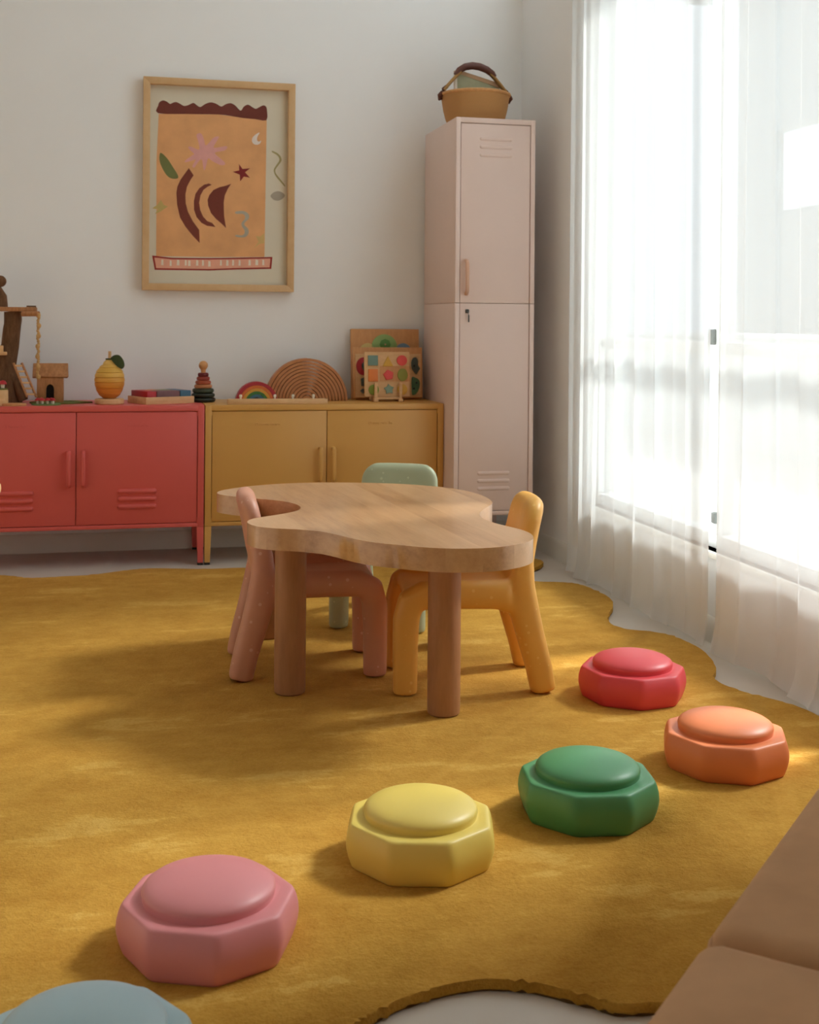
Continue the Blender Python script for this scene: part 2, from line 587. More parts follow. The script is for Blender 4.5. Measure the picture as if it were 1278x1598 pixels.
win_added = bpy.data.objects.new('added_clerestory', None)  # clerestory added out of view as extra daylight for the room
COL.objects.link(win_added)
win_added['kind'] = S
bm = B()
box(bm, XG - .03, XG + .03, WY0, CY1, CZ0, CZ0 + fr, .004)
box(bm, XG - .03, XG + .03, WY0, CY1, CZ1 - fr, CZ1, .004)
box(bm, XG - .03, XG + .03, WY0, WY0 + fr, CZ0 + fr, CZ1 - fr, .004)
box(bm, XG - .03, XG + .03, CY1 - fr, CY1, CZ0 + fr, CZ1 - fr, .004)
obj('window_frame', bm, 'window', win_added)
ym = (WY0 + CY1) / 2
boxobj('mullion', (XG - .028, XG + .028, ym - .03, ym + .03, CZ0 + fr, CZ1 - fr), 'window', win_added, .004)
for a, b_ in ((WY0 + fr, ym - .03), (ym + .03, CY1 - fr)):
    boxobj('pane', (XG - .003, XG + .003, a, b_, CZ0 + fr, CZ1 - fr), 'glass', win_added, 0)

# ------------------------------------------------------------------ the garden outside
boxobj('ground', (XW + .15, 40, -25, 60, -0.42, -0.25), 'concrete_out', bev=0, kind=S)
gw = thing('garden_wall', 'low white rendered garden wall outside beyond the sheer curtains', 'wall', (6.2, 8, -0.25))
boxobj('wall_panel', (-.1, .1, -12, 16, 0, 1.12), 'render_white', gw, .01)
boxobj('coping', (-.14, .14, -12, 16, 1.12, 1.17), 'render_white', gw, .01)
hs = thing('carport_wall', 'grey rendered carport wall with an opening seen faintly through right curtain', 'wall', (9.6, 8.0, -0.25))
bm = B()
box(bm, 0, .2, 5.0, 10.2, 0, 2.95)
box(bm, 0, .2, 5.0, 5.4, 2.95, 4.15)
box(bm, 0, .2, 9.15, 10.2, 2.95, 4.15)
box(bm, 0, .2, 5.0, 10.2, 4.15, 6.4)
obj('wall_panel', bm, 'house_grey', hs)
boxobj('eave', (-.7, 1.4, 4.6, 10.7, 6.4, 6.65), 'house_grey', hs, .02)
PAINT = {
  'paper_field': [(-0.2642, 0.3077), (-0.1344, 0.3128), (-0.0033, 0.3167), (0.1039, 0.3071), (0.2075, 0.3025), (0.2057, 0.0789), (0.2041, -0.1128), (0.2025, -0.3076), (-0.0397, -0.3129), (-0.2704, -0.3136), (-0.2707, -0.1183), (-0.272, 0.1009)],
  'scallop': [(-0.2666, 0.3102), (-0.2663, 0.344), (-0.2607, 0.3592), (-0.2452, 0.3672), (-0.228, 0.3615), (-0.2158, 0.3531), (-0.2052, 0.3584), (-0.191, 0.3627), (-0.1744, 0.3569), (-0.1558, 0.3474), (-0.1372, 0.3518), (-0.1154, 0.3625), (-0.0999, 0.3529), (-0.0844, 0.3458), (-0.0655, 0.359), (-0.0404, 0.3687), (-0.0154, 0.3632), (0.0065, 0.3524), (0.0254, 0.3632), (0.0488, 0.369), (0.0695, 0.3582), (0.0915, 0.3379), (0.1043, 0.3555), (0.1234, 0.3662), (0.1423, 0.3567), (0.1582, 0.3495), (0.1742, 0.3576), (0.1902, 0.3658), (0.2029, 0.3624), (0.2079, 0.3472), (0.2062, 0.3011), (0.1546, 0.3035), (0.1039, 0.3058), (0.0533, 0.312), (-0.0033, 0.3167), (-0.1344, 0.3128)],
  'flower': [(-0.101, 0.2211), (-0.0865, 0.2309), (-0.076, 0.2236), (-0.0668, 0.1999), (-0.0608, 0.1779), (-0.045, 0.1909), (-0.0261, 0.2135), (-0.0072, 0.2203), (-0.0041, 0.2128), (-0.02, 0.1852), (-0.0245, 0.1693), (0.0018, 0.1731), (0.027, 0.1787), (0.0345, 0.1719), (0.0206, 0.1577), (-0.0203, 0.1472), (0.0046, 0.1224), (0.0233, 0.107), (0.0232, 0.0956), (0.0043, 0.0939), (-0.03, 0.1091), (-0.0487, 0.1213), (-0.0565, 0.0927), (-0.0629, 0.0705), (-0.0691, 0.0735), (-0.0738, 0.105), (-0.08, 0.1162), (-0.0957, 0.0982), (-0.1083, 0.079), (-0.1176, 0.0839), (-0.1081, 0.1043), (-0.1037, 0.1138), (-0.1299, 0.1051), (-0.1498, 0.1003), (-0.1454, 0.111), (-0.1172, 0.1324), (-0.111, 0.1389), (-0.1326, 0.1592), (-0.1343, 0.1698), (-0.12, 0.1689), (-0.089, 0.1583), (-0.0919, 0.1898)],
  'moon': [(0.1764, 0.2442), (0.1617, 0.2374), (0.1476, 0.2243), (0.1424, 0.2101), (0.1474, 0.1956), (0.1632, 0.1896), (0.1792, 0.1964), (0.1831, 0.2092), (0.1729, 0.2039), (0.1653, 0.2107), (0.1667, 0.2248)],
  'leaf': [(-0.2545, 0.1376), (-0.241, 0.1297), (-0.2215, 0.1082), (-0.2013, 0.0772), (-0.18, 0.0431), (-0.1813, 0.0286), (-0.2048, 0.0269), (-0.2263, 0.0391), (-0.2464, 0.0701), (-0.2585, 0.1011), (-0.2595, 0.1262)],
  'star': [(0.0863, 0.1007), (0.102, 0.08), (0.135, 0.0839), (0.1133, 0.0656), (0.1347, 0.0425), (0.1081, 0.0464), (0.0921, 0.0245), (0.0904, 0.0544), (0.0589, 0.0658), (0.0874, 0.0734)],
  'fishA': [(-0.1326, 0.0754), (-0.1117, 0.0443), (-0.1243, 0.0252), (-0.1401, -0.0066), (-0.1466, -0.0413), (-0.145, -0.0791), (-0.1348, -0.1167), (-0.1134, -0.1574), (-0.0856, -0.195), (-0.083, -0.2518), (-0.1139, -0.2205), (-0.1446, -0.1829), (-0.1691, -0.1423), (-0.1823, -0.0858), (-0.1856, -0.0356), (-0.1816, -0.0073), (-0.1678, 0.0244)],
  'fishB': [(-0.0321, 0.0059), (-0.0446, 0.0108), (-0.0653, 0.0054), (-0.0873, -0.012), (-0.1031, -0.0375), (-0.1095, -0.0691), (-0.1086, -0.1069), (-0.0976, -0.1383), (-0.076, -0.1634), (-0.0511, -0.1758), (-0.0148, -0.1799), (-0.0291, -0.1629), (-0.051, -0.1549), (-0.0695, -0.1349), (-0.0818, -0.1066), (-0.0865, -0.0751), (-0.0813, -0.0435), (-0.0686, -0.0181), (-0.0497, -0.0032)],
  'fishC': [(0.0522, 0.0124), (0.0381, -0.01), (0.0253, -0.0388), (0.0206, -0.0705), (0.0216, -0.1022), (0.0232, -0.1339), (0.0316, -0.1833), (0.0117, -0.1644), (-0.0133, -0.1438), (-0.035, -0.1187), (-0.0473, -0.0872), (-0.0502, -0.062), (-0.0425, -0.0398), (-0.0248, -0.0174), (0.0004, -0.0043), (0.0256, 0.0024)],
  'squig': [(0.072, -0.1111), (0.091, -0.1064), (0.1131, -0.1075), (0.1308, -0.12), (0.1319, -0.1391), (0.1159, -0.1552), (0.1126, -0.1679), (0.1284, -0.1837), (0.1314, -0.2028), (0.1186, -0.2207), (0.0932, -0.2234), (0.073, -0.2191), (0.0775, -0.2127), (0.0996, -0.2145), (0.1123, -0.2061), (0.1125, -0.1902), (0.1012, -0.1744), (0.1001, -0.1585), (0.1129, -0.1425), (0.1142, -0.1278), (0.1035, -0.119), (0.0751, -0.1193)],
  'snake': [(0.2332, 0.1657), (0.2556, 0.1566), (0.2715, 0.141), (0.2746, 0.1218), (0.2616, 0.1024), (0.2486, 0.0829), (0.2497, 0.0669), (0.2643, 0.048), (0.2898, 0.0164), (0.2897, 0.0087), (0.2706, 0.0289), (0.2515, 0.051), (0.2421, 0.07), (0.2422, 0.086), (0.2539, 0.1054), (0.265, 0.1236), (0.2619, 0.1389), (0.2504, 0.1501), (0.2332, 0.1593)],
  'greyleaf': [(0.2271, -0.0358), (0.2413, -0.0196), (0.2606, -0.0135), (0.2798, -0.019), (0.2913, -0.0316), (0.2796, -0.0478), (0.2603, -0.0558), (0.2411, -0.0516)],
  'border': [(-0.2876, -0.3112), (-0.2015, -0.3197), (-0.0398, -0.3179), (0.1115, -0.3123), (0.2377, -0.3074), (0.2334, -0.3605), (0.0857, -0.3658), (-0.0402, -0.3723), (-0.2758, -0.3738)],
  'stripefield': [(-0.2778, -0.3199), (-0.2015, -0.3266), (-0.0398, -0.3242), (0.1114, -0.3187), (0.2293, -0.3145), (0.2258, -0.3541), (0.0857, -0.3595), (-0.0402, -0.366), (-0.2696, -0.3662)],
  'green1': [(-0.2769, -0.1309), (-0.2644, -0.1088), (-0.289, -0.106), (-0.2674, -0.0901), (-0.2518, -0.0679), (-0.2397, -0.0897), (-0.2213, -0.0957), (-0.2398, -0.1085), (-0.2522, -0.1181)],
  'green2': [(0.1563, -0.2695), (0.1756, -0.2407), (0.1631, -0.2153), (0.1822, -0.2183), (0.2014, -0.2022), (0.2011, -0.2469), (0.1787, -0.2502)],
  'stripes': [(-0.2436, -0.3405), (-0.2078, -0.3436), (-0.1757, -0.3404), (-0.1428, -0.3403), (-0.1273, -0.3421), (-0.0931, -0.3402), (-0.0681, -0.3401), (-0.04, -0.3432), (0.0102, -0.338), (0.0386, -0.338), (0.0638, -0.3366), (0.0923, -0.3366), (0.1367, -0.3352), (0.1685, -0.3332), (0.1972, -0.3331)],
  'sheet': [(-0.2939, 0.427), (0.2996, 0.4237), (0.2944, -0.4322), (-0.2947, -0.4313)],
}

# ------------------------------------------------------------------ rug
rug_pts = [(-2.0, 4.85), (-1.6, 5.02), (-1.2, 4.96), (-0.8, 5.06), (-0.43, 5.055), (-.308, 4.975), (-.192, 4.98), (-.073, 4.995), (.048, 5.05), (.147, 5.08),
           (.357, 5.025), (.52, 5.02), (.8, 4.95), (1.03, 4.96), (1.3, 5.00), (1.55, 5.03), (1.69, 5.02), (1.735, 4.95), (1.70, 4.86), (1.61, 4.77), (1.53, 4.68),
           (1.52, 4.60), (1.58, 4.545), (1.70, 4.497), (1.732, 4.402), (1.74, 4.247), (1.71, 4.12), (1.615, 3.94), (1.60, 3.80), (1.705, 3.715),
           (1.735, 3.60), (1.732, 3.46), (1.685, 3.30), (1.632, 3.21), (1.635, 3.11), (1.677, 3.02), (1.725, 2.92), (1.735, 2.7), (1.70, 2.45), (1.60, 2.25),
           (1.62, 2.0), (1.55, 1.75), (1.30, 1.62), (1.05, 1.66), (.90, 1.68), (.737, 1.69), (.689, 1.722), (.619, 1.778), (.556, 1.802), (.475, 1.798), (.412, 1.776),
           (.358, 1.745), (.326, 1.72), (.25, 1.62), (.18, 1.45), (.05, 1.36), (-.2, 1.35), (-.45, 1.45), (-.7, 1.55), (-.95, 1.45), (-1.25, 1.5),
           (-1.5, 1.75), (-1.62, 2.1), (-1.5, 2.5), (-1.65, 2.9), (-1.85, 3.3), (-1.75, 3.8), (-1.9, 4.3)]
rug_pts = [(x if x > -1.2 else -1.2 + (x + 1.2) * .5, y) for x, y in rug_pts]
rj = random.Random(5)
rp = [(x + rj.uniform(-.0014, .0014), y + rj.uniform(-.0014, .0014)) for x, y in spline(rug_pts, 7)]
rug = thing('rug', 'large mustard yellow wool rug with a wavy scalloped outline on pale floor', 'rug', (0, 3.2, 0))
bm = B()
prism(bm, [(x, y - 3.2) for x, y in rp], 0.016, base=0.004, bev=0.006, seg=3)
obj('pile', bm, 'rug', rug, sharp=80)
bm = B()
cx_, cy_ = 0.0, 3.2
prism(bm, [((x - cx_) * .998, (y - cy_) * .998) for x, y in rp], 0.0045, base=0.0)
obj('backing', bm, 'rug_back', rug)
ZR = 0.02

# ------------------------------------------------------------------ table
tt = [(.312, 3.831), (.345, 3.881), (.431, 3.948), (.538, 3.989), (.662, 3.992), (.763, 3.97), (.879, 3.926), (.983, 3.845), (1.042, 3.762), (1.072, 3.66),
      (1.078, 3.56), (1.064, 3.465), (1.037, 3.404), (1.006, 3.35), (.976, 3.291), (.960, 3.24), (.953, 3.188), (.956, 3.135), (.968, 3.084), (.985, 3.035), (.998, 2.985),
      (1.0, 2.935), (.990, 2.885), (.971, 2.846), (.941, 2.812), (.903, 2.787), (.866, 2.771), (.813, 2.765), (.758, 2.772), (.70, 2.798), (.642, 2.845),
      (.612, 2.87), (.581, 2.905), (.553, 2.955), (.528, 3.01), (.498, 3.06), (.45, 3.099), (.396, 3.125), (.361, 3.155), (.343, 3.194), (.338, 3.24), (.352, 3.28),
      (.38, 3.31), (.424, 3.342), (.463, 3.375), (.494, 3.415), (.509, 3.465), (.507, 3.519), (.489, 3.574), (.458, 3.617), (.42, 3.65), (.372, 3.692), (.328, 3.741), (.307, 3.785)]
tx, ty = 0.70, 3.38
table = thing('kids_table', 'low oak kids table with curvy cloud-shaped top and round legs on rug', 'table', (tx, ty, ZR))
bm = B()
prism(bm, [(x - tx, y - ty) for x, y in spline(tt, 4)], 0.055, base=0.41, bev=0.006, seg=3)
obj('tabletop', bm, 'table', table, sharp=60)
for x, y in ((.814, 3.052), (.461, 3.308), (.473, 3.905), (.985, 3.70)):
    bm = B()
    lathe(bm, [(.036, 0), (.0405, .004), (.0415, .02), (.0415, .409)], 32, (x - tx, y - ty, 0))
    obj('leg', bm, 'table_leg', table)

# ------------------------------------------------------------------ chairs: one moulded body, split where legs, seat and back meet
def chair_source():
    bm = B()
    HW = 0.131
    for s in (-1, 1):
        y = s * HW
        # front leg bending into the side rail
        tube(bm, [(.174, y, 0), (.174, y, .12), (.172, y, .20), (.160, y, .245), (.128, y, .262), (.05, y, .262), (-.10, y, .262)],
             [(.032, .0325), (.033, .034), (.034, .036), (.034, .038), (.035, .039), (.035, .038), (.035, .040)], 20, ex=.75)
        # rear leg sweeping up into the back
        tube(bm, [(-.196, y, 0), (-.182, y, .07), (-.160, y, .15), (-.142, y, .22), (-.136, y, .29), (-.139, y * .97, .35), (-.146, y * .93, .39)],
             [(.032, .0345), (.033, .036), (.034, .038), (.035, .041), (.033, .034), (.030, .029), (.024, .024)], 20, ex=.75)
    # gusset between rail and rear leg
    for s in (-1, 1):
        box(bm, -.145, -.075, s * HW - .026, s * HW + .026, .215, .275, .012, 3)
    box(bm, -.135, .178, -HW, HW, .238, .278, .015, 3)
    # back plate with rounded shoulders and a rounded top edge, leaning back
    ztop, rc, th0 = .513, .058, .0275
    def plate(z):
        t = max(0.0, (z - .26)) / .25
        return -.136 - .012 * t - .03 * t * t
    NS = 48
    rows = []
    zs = [.262 + .19 * i / 12 for i in range(13)] + [.452 + .061 * math.sin(PI / 2 * i / 14) for i in range(1, 15)]
    for z in zs:
        w0 = .152 - .016 * max(0.0, z - .30) / .2
        dz = max(0.0, z - (ztop - rc))
        hw = w0 - rc + math.sqrt(max(1e-6, rc * rc - dz * dz))
        dt = max(0.0, z - (ztop - th0))
        th = max(.002, math.sqrt(max(0.0, th0 * th0 - dt * dt)))
        ring = []
        for k in range(NS):
            a = 2 * PI * k / NS
            ca, sa = math.cos(a), math.sin(a)
            px_ = math.copysign(abs(ca) ** .75, ca) * th
            py_ = math.copysign(abs(sa) ** .42, sa) * hw
            dish = -.010 * (1 - (py_ / hw) ** 2) * min(1.0, (z - .262) / .1)
            ring.append(bm.verts.new((plate(z) + dish + px_, py_, z)))
        rows.append(ring)
    for a_, b_ in zip(rows, rows[1:]):
        for k in range(NS):
            bm.faces.new((a_[k], a_[(k + 1) % NS], b_[(k + 1) % NS], b_[k]))
    bm.faces.new(rows[0][::-1])
    bm.faces.new(rows[-1])
    bmesh.ops.recalc_face_normals(bm, faces=bm.faces)
    me = bpy.data.meshes.new('chair_blank')
    bm.to_mesh(me); bm.free()
    o = bpy.data.objects.new('chair_blank', me)
    COL.objects.link(o)
    r = o.modifiers.new('r', 'REMESH'); r.mode = 'VOXEL'; r.voxel_size = .0062; r.use_smooth_shade = True
    sm = o.modifiers.new('s', 'SMOOTH'); sm.factor = .5; sm.iterations = 14
    dg = bpy.context.evaluated_depsgraph_get()
    ev = o.evaluated_get(dg)
    res = bpy.data.meshes.new_from_object(ev)
    bpy.data.objects.remove(o)
    zmin = min(v.co.z for v in res.vertices)
    for v in res.vertices:
        v.co.z -= zmin
    res.update()
    return res

def split_chair(src):
    """cut the moulded body into legs, seat and backrest, keeping the smooth normals of the whole"""
    nrm = [v.normal.copy() for v in src.vertices]
    groups = {}
    for p in src.polygons:
        c = p.center
        if c.z > .300 and c.x < -.07:
            g = 'backrest'
        elif c.z < .205:
            g = 'leg' + ('f' if c.x > 0 else 'r') + ('l' if c.y > 0 else 'r')
        else:
            g = 'seat'
        groups.setdefault(g, []).append(p)
    out = []
    for g, ps in groups.items():
        idx, vs, fs, ns = {}, [], [], []
        for p in ps:
            f = []
            for v in p.vertices:
                if v not in idx:
                    idx[v] = len(vs); vs.append(src.vertices[v].co.copy()); ns.append(nrm[v])
                f.append(idx[v])
            fs.append(f)
        me = bpy.data.meshes.new(g[:3] if g.startswith('leg') else g)
        me.from_pydata(vs, [], fs)
        me.update()
        for p in me.polygons:
            p.use_smooth = True
        me.normals_split_custom_set_from_vertices(ns)
        out.append(('leg' if g.startswith('leg') else g, me))
    return out
csrc = chair_source()
cparts = split_chair(csrc)
bpy.data.meshes.remove(csrc)

def chair(mat, label, loc, rz, sc=1.0):
    t = thing('kids_chair', label, 'chair', (*loc, ZR), rz)
    t.scale = (1, 1, sc) if sc > .965 else (sc, sc, sc)
    for n, me in cparts:
        m2 = me.copy()
        m2.materials.append(M[mat])
        o = bpy.data.objects.new(n, m2)
        COL.objects.link(o)
        o.parent = t
    return t
chair('chair_pink', 'pink speckled plastic kids chair on left side of the oak table', (.549, 3.562), R(-4), .975)
chair('chair_yellow', 'yellow speckled plastic kids chair on right side of the oak table', (.946, 3.336), R(172), .985)
chair('chair_green', 'sage green speckled plastic kids chair behind the oak table', (.895, 4.075), R(245), .96)

# ------------------------------------------------------------------ stepping stones
def stone(name_mat, label, x, y, rz):
    t = thing('stepping_stone', label, 'stepping stone', (x, y, ZR), rz, 'octagonal balance stones on the rug')
    N = 128
    def rad(a, p=46):
        return sum(abs(math.cos(a - (k + .5) * PI / 4)) ** p for k in range(8)) ** (-1 / p) / (2 ** (-1 / p))
    def ring(bm, r, z, octa=1.0):
        return [bm.verts.new((r * (octa * rad(2 * PI * k / N) + (1 - octa)) * math.cos(2 * PI * k / N), r * (octa * rad(2 * PI * k / N) + (1 - octa)) * math.sin(2 * PI * k / N), z)) for k in range(N)]
    def skin(bm, rows, cap0=True, cap1=True):
        for a, b in zip(rows, rows[1:]):
            for k in range(N):
                bm.faces.new((a[k], a[(k + 1) % N], b[(k + 1) % N], b[k]))
        if cap0: bm.faces.new(rows[0][::-1])
        if cap1: bm.faces.new(rows[-1])
    bm = B()
    A = .134      # apothem at the belly
    prof = [(.905, 0), (.925, .003), (.945, .010), (.970, .020), (.990, .032), (.998, .042), (.992, .054), (.972, .066), (.950, .074), (.935, .0775), (.915, .0790), (.87, .0795), (.80, .0795)]
    rows = [ring(bm, A * r, z) for r, z in prof]
    rows += [ring(bm, .104, .0795, 0), ring(bm, .1015, .081, 0)]
    skin(bm, rows)
    obj('base', bm, name_mat, t, sharp=60)
    bm = B()
    dome = [(.1035, .0785), (.1030, .083), (.1045, .0885), (.1040, .0925), (.1010, .0970), (.0935, .1022), (.081, .1072), (.064, .1118), (.044, .1152), (.022, .1173), (0, .118)]
    lathe(bm, dome, 96)
    obj('dome', bm, name_mat, t, sharp=80)
    return t
stone('stone_red', 'red octagonal stepping stone, farthest one, on rug near curtain', 1.34, 3.096, R(-13))
stone('stone_orange', 'orange octagonal stepping stone beside the tan cushions on rug', 1.335, 2.568, R(-2))
stone('stone_green', 'green octagonal stepping stone between orange and yellow ones', .934, 2.376, R(14))
stone('stone_yellow', 'yellow octagonal stepping stone between green and pink ones', .555, 2.238, R(8))
stone('stone_pink', 'pink octagonal stepping stone between yellow and pale blue ones', .153, 1.995, R(.6))
stone('stone_blue', 'pale blue octagonal stepping stone cut off by bottom left corner', -.03, 1.63, R(10))

# ------------------------------------------------------------------ metal cabinets
def pill(bm, p0, p1, r, depth):
    """embossed louvre: flattened capsule along x on a face looking towards -y"""
    n = 12
    rows = []
    L = p1[0] - p0[0]
    for x in [r * (1 - math.cos(PI / 2 * i / 4)) for i in range(5)] + [L - r * (1 - math.cos(PI / 2 * i / 4)) for i in range(4, -1, -1)]:
        d = min(x, L - x)
        e = max(.12, math.sqrt(max(0.0, 1 - (1 - min(1.0, d / r)) ** 2)))
        x += p0[0]
        rows.append([bm.verts.new((x, p0[1] - depth * e * math.sin(PI * k / n), p0[2] + r * e * math.cos(PI * k / n))) for k in range(n + 1)])
    for a, b in zip(rows, rows[1:]):
        for k in range(n):
            bm.faces.new((a[k], a[k + 1], b[k + 1], b[k]))
    bm.faces.new(rows[0]); bm.faces.new(rows[-1])

def emboss(name, cx, y, cz, w, mat, parent, seed):
    """a faint line of raised rounded strokes, as illegible as on the door in the photograph"""
    rng = random.Random(seed)
    bm = B()
    x = cx - w / 2
    r = .0016
    tube(bm, [(x + .006 + .006 * math.cos(a), y, cz + .006 * math.sin(a)) for a in [2 * PI * k / 10 for k in range(10)]], r, 6)
    x += .02
    while x < cx + w / 2 - .008:
        h = rng.choice((.007, .007, .014, .007))
        tube(bm, [(x, y, cz - .006), (x, y, cz - .006 + h)], r, 6)
        if rng.random() < .6:
            tube(bm, [(x, y, cz + .001), (x + .004, y, cz + .0025), (x + .007, y, cz), (x + .007, y, cz - .006)], r, 6)
        x += .0115
    return obj(name, bm, mat, parent)

def cabinet(label, x0, x1, mat, seed):
    yf, yb, z0, z1 = 5.207, 5.597, .158, .655
    cx = (x0 + x1) / 2
    t = thing('locker_cabinet', label, 'cabinet', (cx, yf, 0))
    hw = (x1 - x0) / 2 - .0008
    D = yb - yf
    bm = B()
    box(bm, -hw, hw, .018, D, z0, z1, .002)
    st = .026
    box(bm, -hw, -hw + st, 0, .02, z0, z1, .0025)
    box(bm, hw - st, hw, 0, .02, z0, z1, .0025)
    box(bm, -hw + st - .002, hw - st + .002, 0, .02, z1 - .024, z1, .0025)
    box(bm, -hw + st - .002, hw - st + .002, 0.0005, .02, z0, z0 + .016, .0025)
    obj('body', bm, mat, t)
    for s in (-1, 1):
        a, b = (-hw + st + .0025, -.0015) if s < 0 else (.0015, hw - st - .0025)
        d = boxobj('door', (a, b, .004, .0175, z0 + .0185, z1 - .0265), mat, t, .0015)
        m_ = (a + b) / 2
        hx = s * .028
        zt, zb = .475, .332
        bm = B()
        tube(bm, [(hx, .004, zt - .004), (hx, -.012, zt - .002), (hx, -.022, zt - .010), (hx, -.024, zt - .028), (hx, -.024, zb + .028), (hx, -.022, zb + .010), (hx, -.012, zb + .002), (hx, .004, zb + .004)],
             [(.0085, .006)] * 8, 12, sq=(1, 0, 0))
        obj('handle', bm, mat, d)
        for k in range(3):
            bm = B()
            zc = .3085 - k * .0305
            pill(bm, (m_ - .078, .0045, zc), (m_ + .078, .0045, zc), .0105, .011)
            obj('louvre', bm, mat, d)
        emboss('embossed_lettering', m_, .0038, .575, .12, mat, d, seed + s)
        for zz in (z0 + .024, z1 - .034):
            xx = a - .0015 if s < 0 else b + .0015
            bm = B()
            tube(bm, [(xx, .0035, zz - .008), (xx, .0035, zz + .008)], .0022, 8)
            obj('hinge', bm, mat, d)
    for s in (-1, 1):
        for y in (.0005, D - .030):
            bm = B()
            xo = s * hw
            pr = [(xo, .1575), (xo - s * .028, .1575), (xo - s * .023, .010), (xo - s * .001, .010)]
            prism(bm, pr, .028, axis='y', base=y, bev=.0015)
            lg = obj('leg', bm, mat, t)
            bm = B()
            xa, xb = sorted((xo - s * .0235, xo - s * .0005))
            box(bm, xa, xb, y, y + .028, 0, .0105, .002)
            obj('foot', bm, 'black', lg)
    return t
cabinet('coral red metal locker cabinet with louvred doors, left of the ochre one', -.65, .3665, 'coral', 3)
cabinet('ochre yellow metal locker cabinet between coral cabinet and tall locker', .3685, 1.3795, 'ochre', 9)
CT = .655

# ------------------------------------------------------------------ tall locker
lk = thing('tall_locker', 'tall narrow blush pink metal locker standing in the corner', 'locker', (1.5545, 5.05, 0))
HWL, D, ZB, ZT, ZS = .1735, .535, .196, 1.858, 1.0835
bm = B()
for za, zb in ((ZB, ZS - .0008), (ZS + .0008, ZT)):
    box(bm, -HWL, HWL, .016, D, za, zb, .002)
    box(bm, -HWL, -HWL + .020, 0, .018, za, zb, .002)
    box(bm, HWL - .020, HWL, 0, .018, za, zb, .002)
box(bm, -HWL + .004, HWL - .004, .02, D - .004, ZS - .003, ZS + .003)
box(bm, -HWL + .019, HWL - .019, 0, .018, ZT - .022, ZT, .002)
box(bm, -HWL + .019, HWL - .019, 0, .018, ZB, ZB + .018, .002)
obj('body', bm, 'blush', lk)
dx = HWL - .0225
du = boxobj('door', (-dx, dx, .003, .0155, ZS + .0012, ZT - .0245), 'blush', lk, .0012)
dl = boxobj('door', (-dx, dx, .003, .0155, ZB + .0205, ZS - .0012), 'blush', lk, .0012)
for d, zs in ((du, (1.772, 1.738, 1.704)), (dl, (.372, .340, .308))):
    for z in zs:
        bm = B()
        pill(bm, (-.070, .0035, z), (.072, .0035, z), .008, .005)
        obj('louvre', bm, 'blush', d)
bm = B()
hx = -.127
zt, zb = 1.262, 1.120
tube(bm, [(hx + .004, .004, zt), (hx, -.012, zt - .003), (hx, -.022, zt - .012), (hx, -.024, zt - .03), (hx, -.024, zb + .03), (hx, -.022, zb + .012), (hx, -.012, zb + .003), (hx + .004, .004, zb)],
     [(.0085, .0055)] * 8, 12, sq=(1, 0, 0))
h = obj('handle', bm, 'blush_handle', du)
bm = B()
box(bm, -.128, -.112, -.004, .004, 1.042, 1.058, .003)
lock = obj('lock', bm, 'steel', dl)
lock['label'] = 'dark cam lock'
bm = B()
tube(bm, [(-.119, -.010, 1.045), (-.117, -.012, 1.034)], .0012, 6)
box(bm, -.1195, -.1135, -.0135, -.0105, 1.004, 1.034, .001)
k_ = obj('key', bm, 'steel', lock)
k_['label'] = 'dark hanging key'
for s in (-1, 1):
    for y in (.004, D - .034):
        bm = B()
        x = s * (HWL - .017)
        box(bm, x - .014, x + .014, y, y + .028, .01, ZB + .001, .002)
        lg = obj('leg', bm, 'blush', lk)
        bm = B()
        box(bm, x - .015, x + .015, y - .001, y + .029, 0, .011, .002)
        obj('foot', bm, 'black', lg)

# ------------------------------------------------------------------ basket on the locker, book in it
bk = thing('basket', 'round woven straw basket with leather-wrapped handle on top of the locker', 'basket', (1.534, 5.30, ZT))
bk.scale = (.95, .95, .97)
bm = B()
prof = [(0, 0.002), (.10, 0), (.120, .004), (.136, .03), (.148, .075), (.156, .125), (.158, .142), (.152, .142), (.148, .12), (.140, .075), (.128, .03), (.112, .010), (0, .010)]
lathe(bm, prof, 48)
obj('bowl', bm, 'basket', bk, sharp=60)
bm = B()
ra = [(.157 * math.cos(2 * PI * k / 48), .157 * math.sin(2 * PI * k / 48), .143) for k in range(49)]
tube(bm, ra, .0075, 8, sq=(0, 0, 1))
obj('rim', bm, 'straw_rim', bk)
for s in (-1, 1):
    bm = B()
    tube(bm, [(s * .158, -.012, .150), (s * .168, -.002, .135), (s * .166, .010, .125), (s * .150, .010, .130), (s * .148, 0, .150), (s * .150, 0, .165), (s * .135, 0, .178)], [.010, .013, .012, .010, .011, .011, .009], 8)
    obj('leather_knot', bm, 'leather', bk)
    for dy in (-.008, .008):
        bm = B()
        tube(bm, [(s * .150, dy, .160), (s * .125, dy, .190), (s * .092, dy, .226), (s * .070, dy, .246)], .007, 8)
        obj('handle_cord', bm, 'straw_handle', bk)
bm = B()
tube(bm, [(-.094, 0, .232), (-.078, 0, .253), (-.050, 0, .270), (-.015, 0, .277), (.020, 0, .274), (.055, 0, .262), (.080, 0, .246), (.092, 0, .230)], [(.014, .012), (.017, .015), (.018, .016), (.018, .017), (.018, .017), (.018, .016), (.017, .015), (.014, .012)], 14)
obj('handle_grip', bm, 'leather', bk)
book = thing('picture_book', 'thin sage green picture book with tan edge standing in the straw basket', 'book', (1.532, 5.30, ZT + .030), 0, None, R(-4))
bm = B()
prism(bm, [(-.083, .0), (.108, .0), (.118, .155), (.112, .166), (-.070, .214), (-.083, .210)], .012, axis='y', base=0, bev=.002)
obj('cover', bm, 'book_cover', book)
bm = B()
prism(bm, [(.110, .150), (.120, .150), (.116, .171), (-.070, .221), (-.090, .216), (-.086, .198), (-.070, .205)], .016, axis='y', base=-.002, bev=.002)
obj('edge', bm, 'book_edge', book)
bm = B()
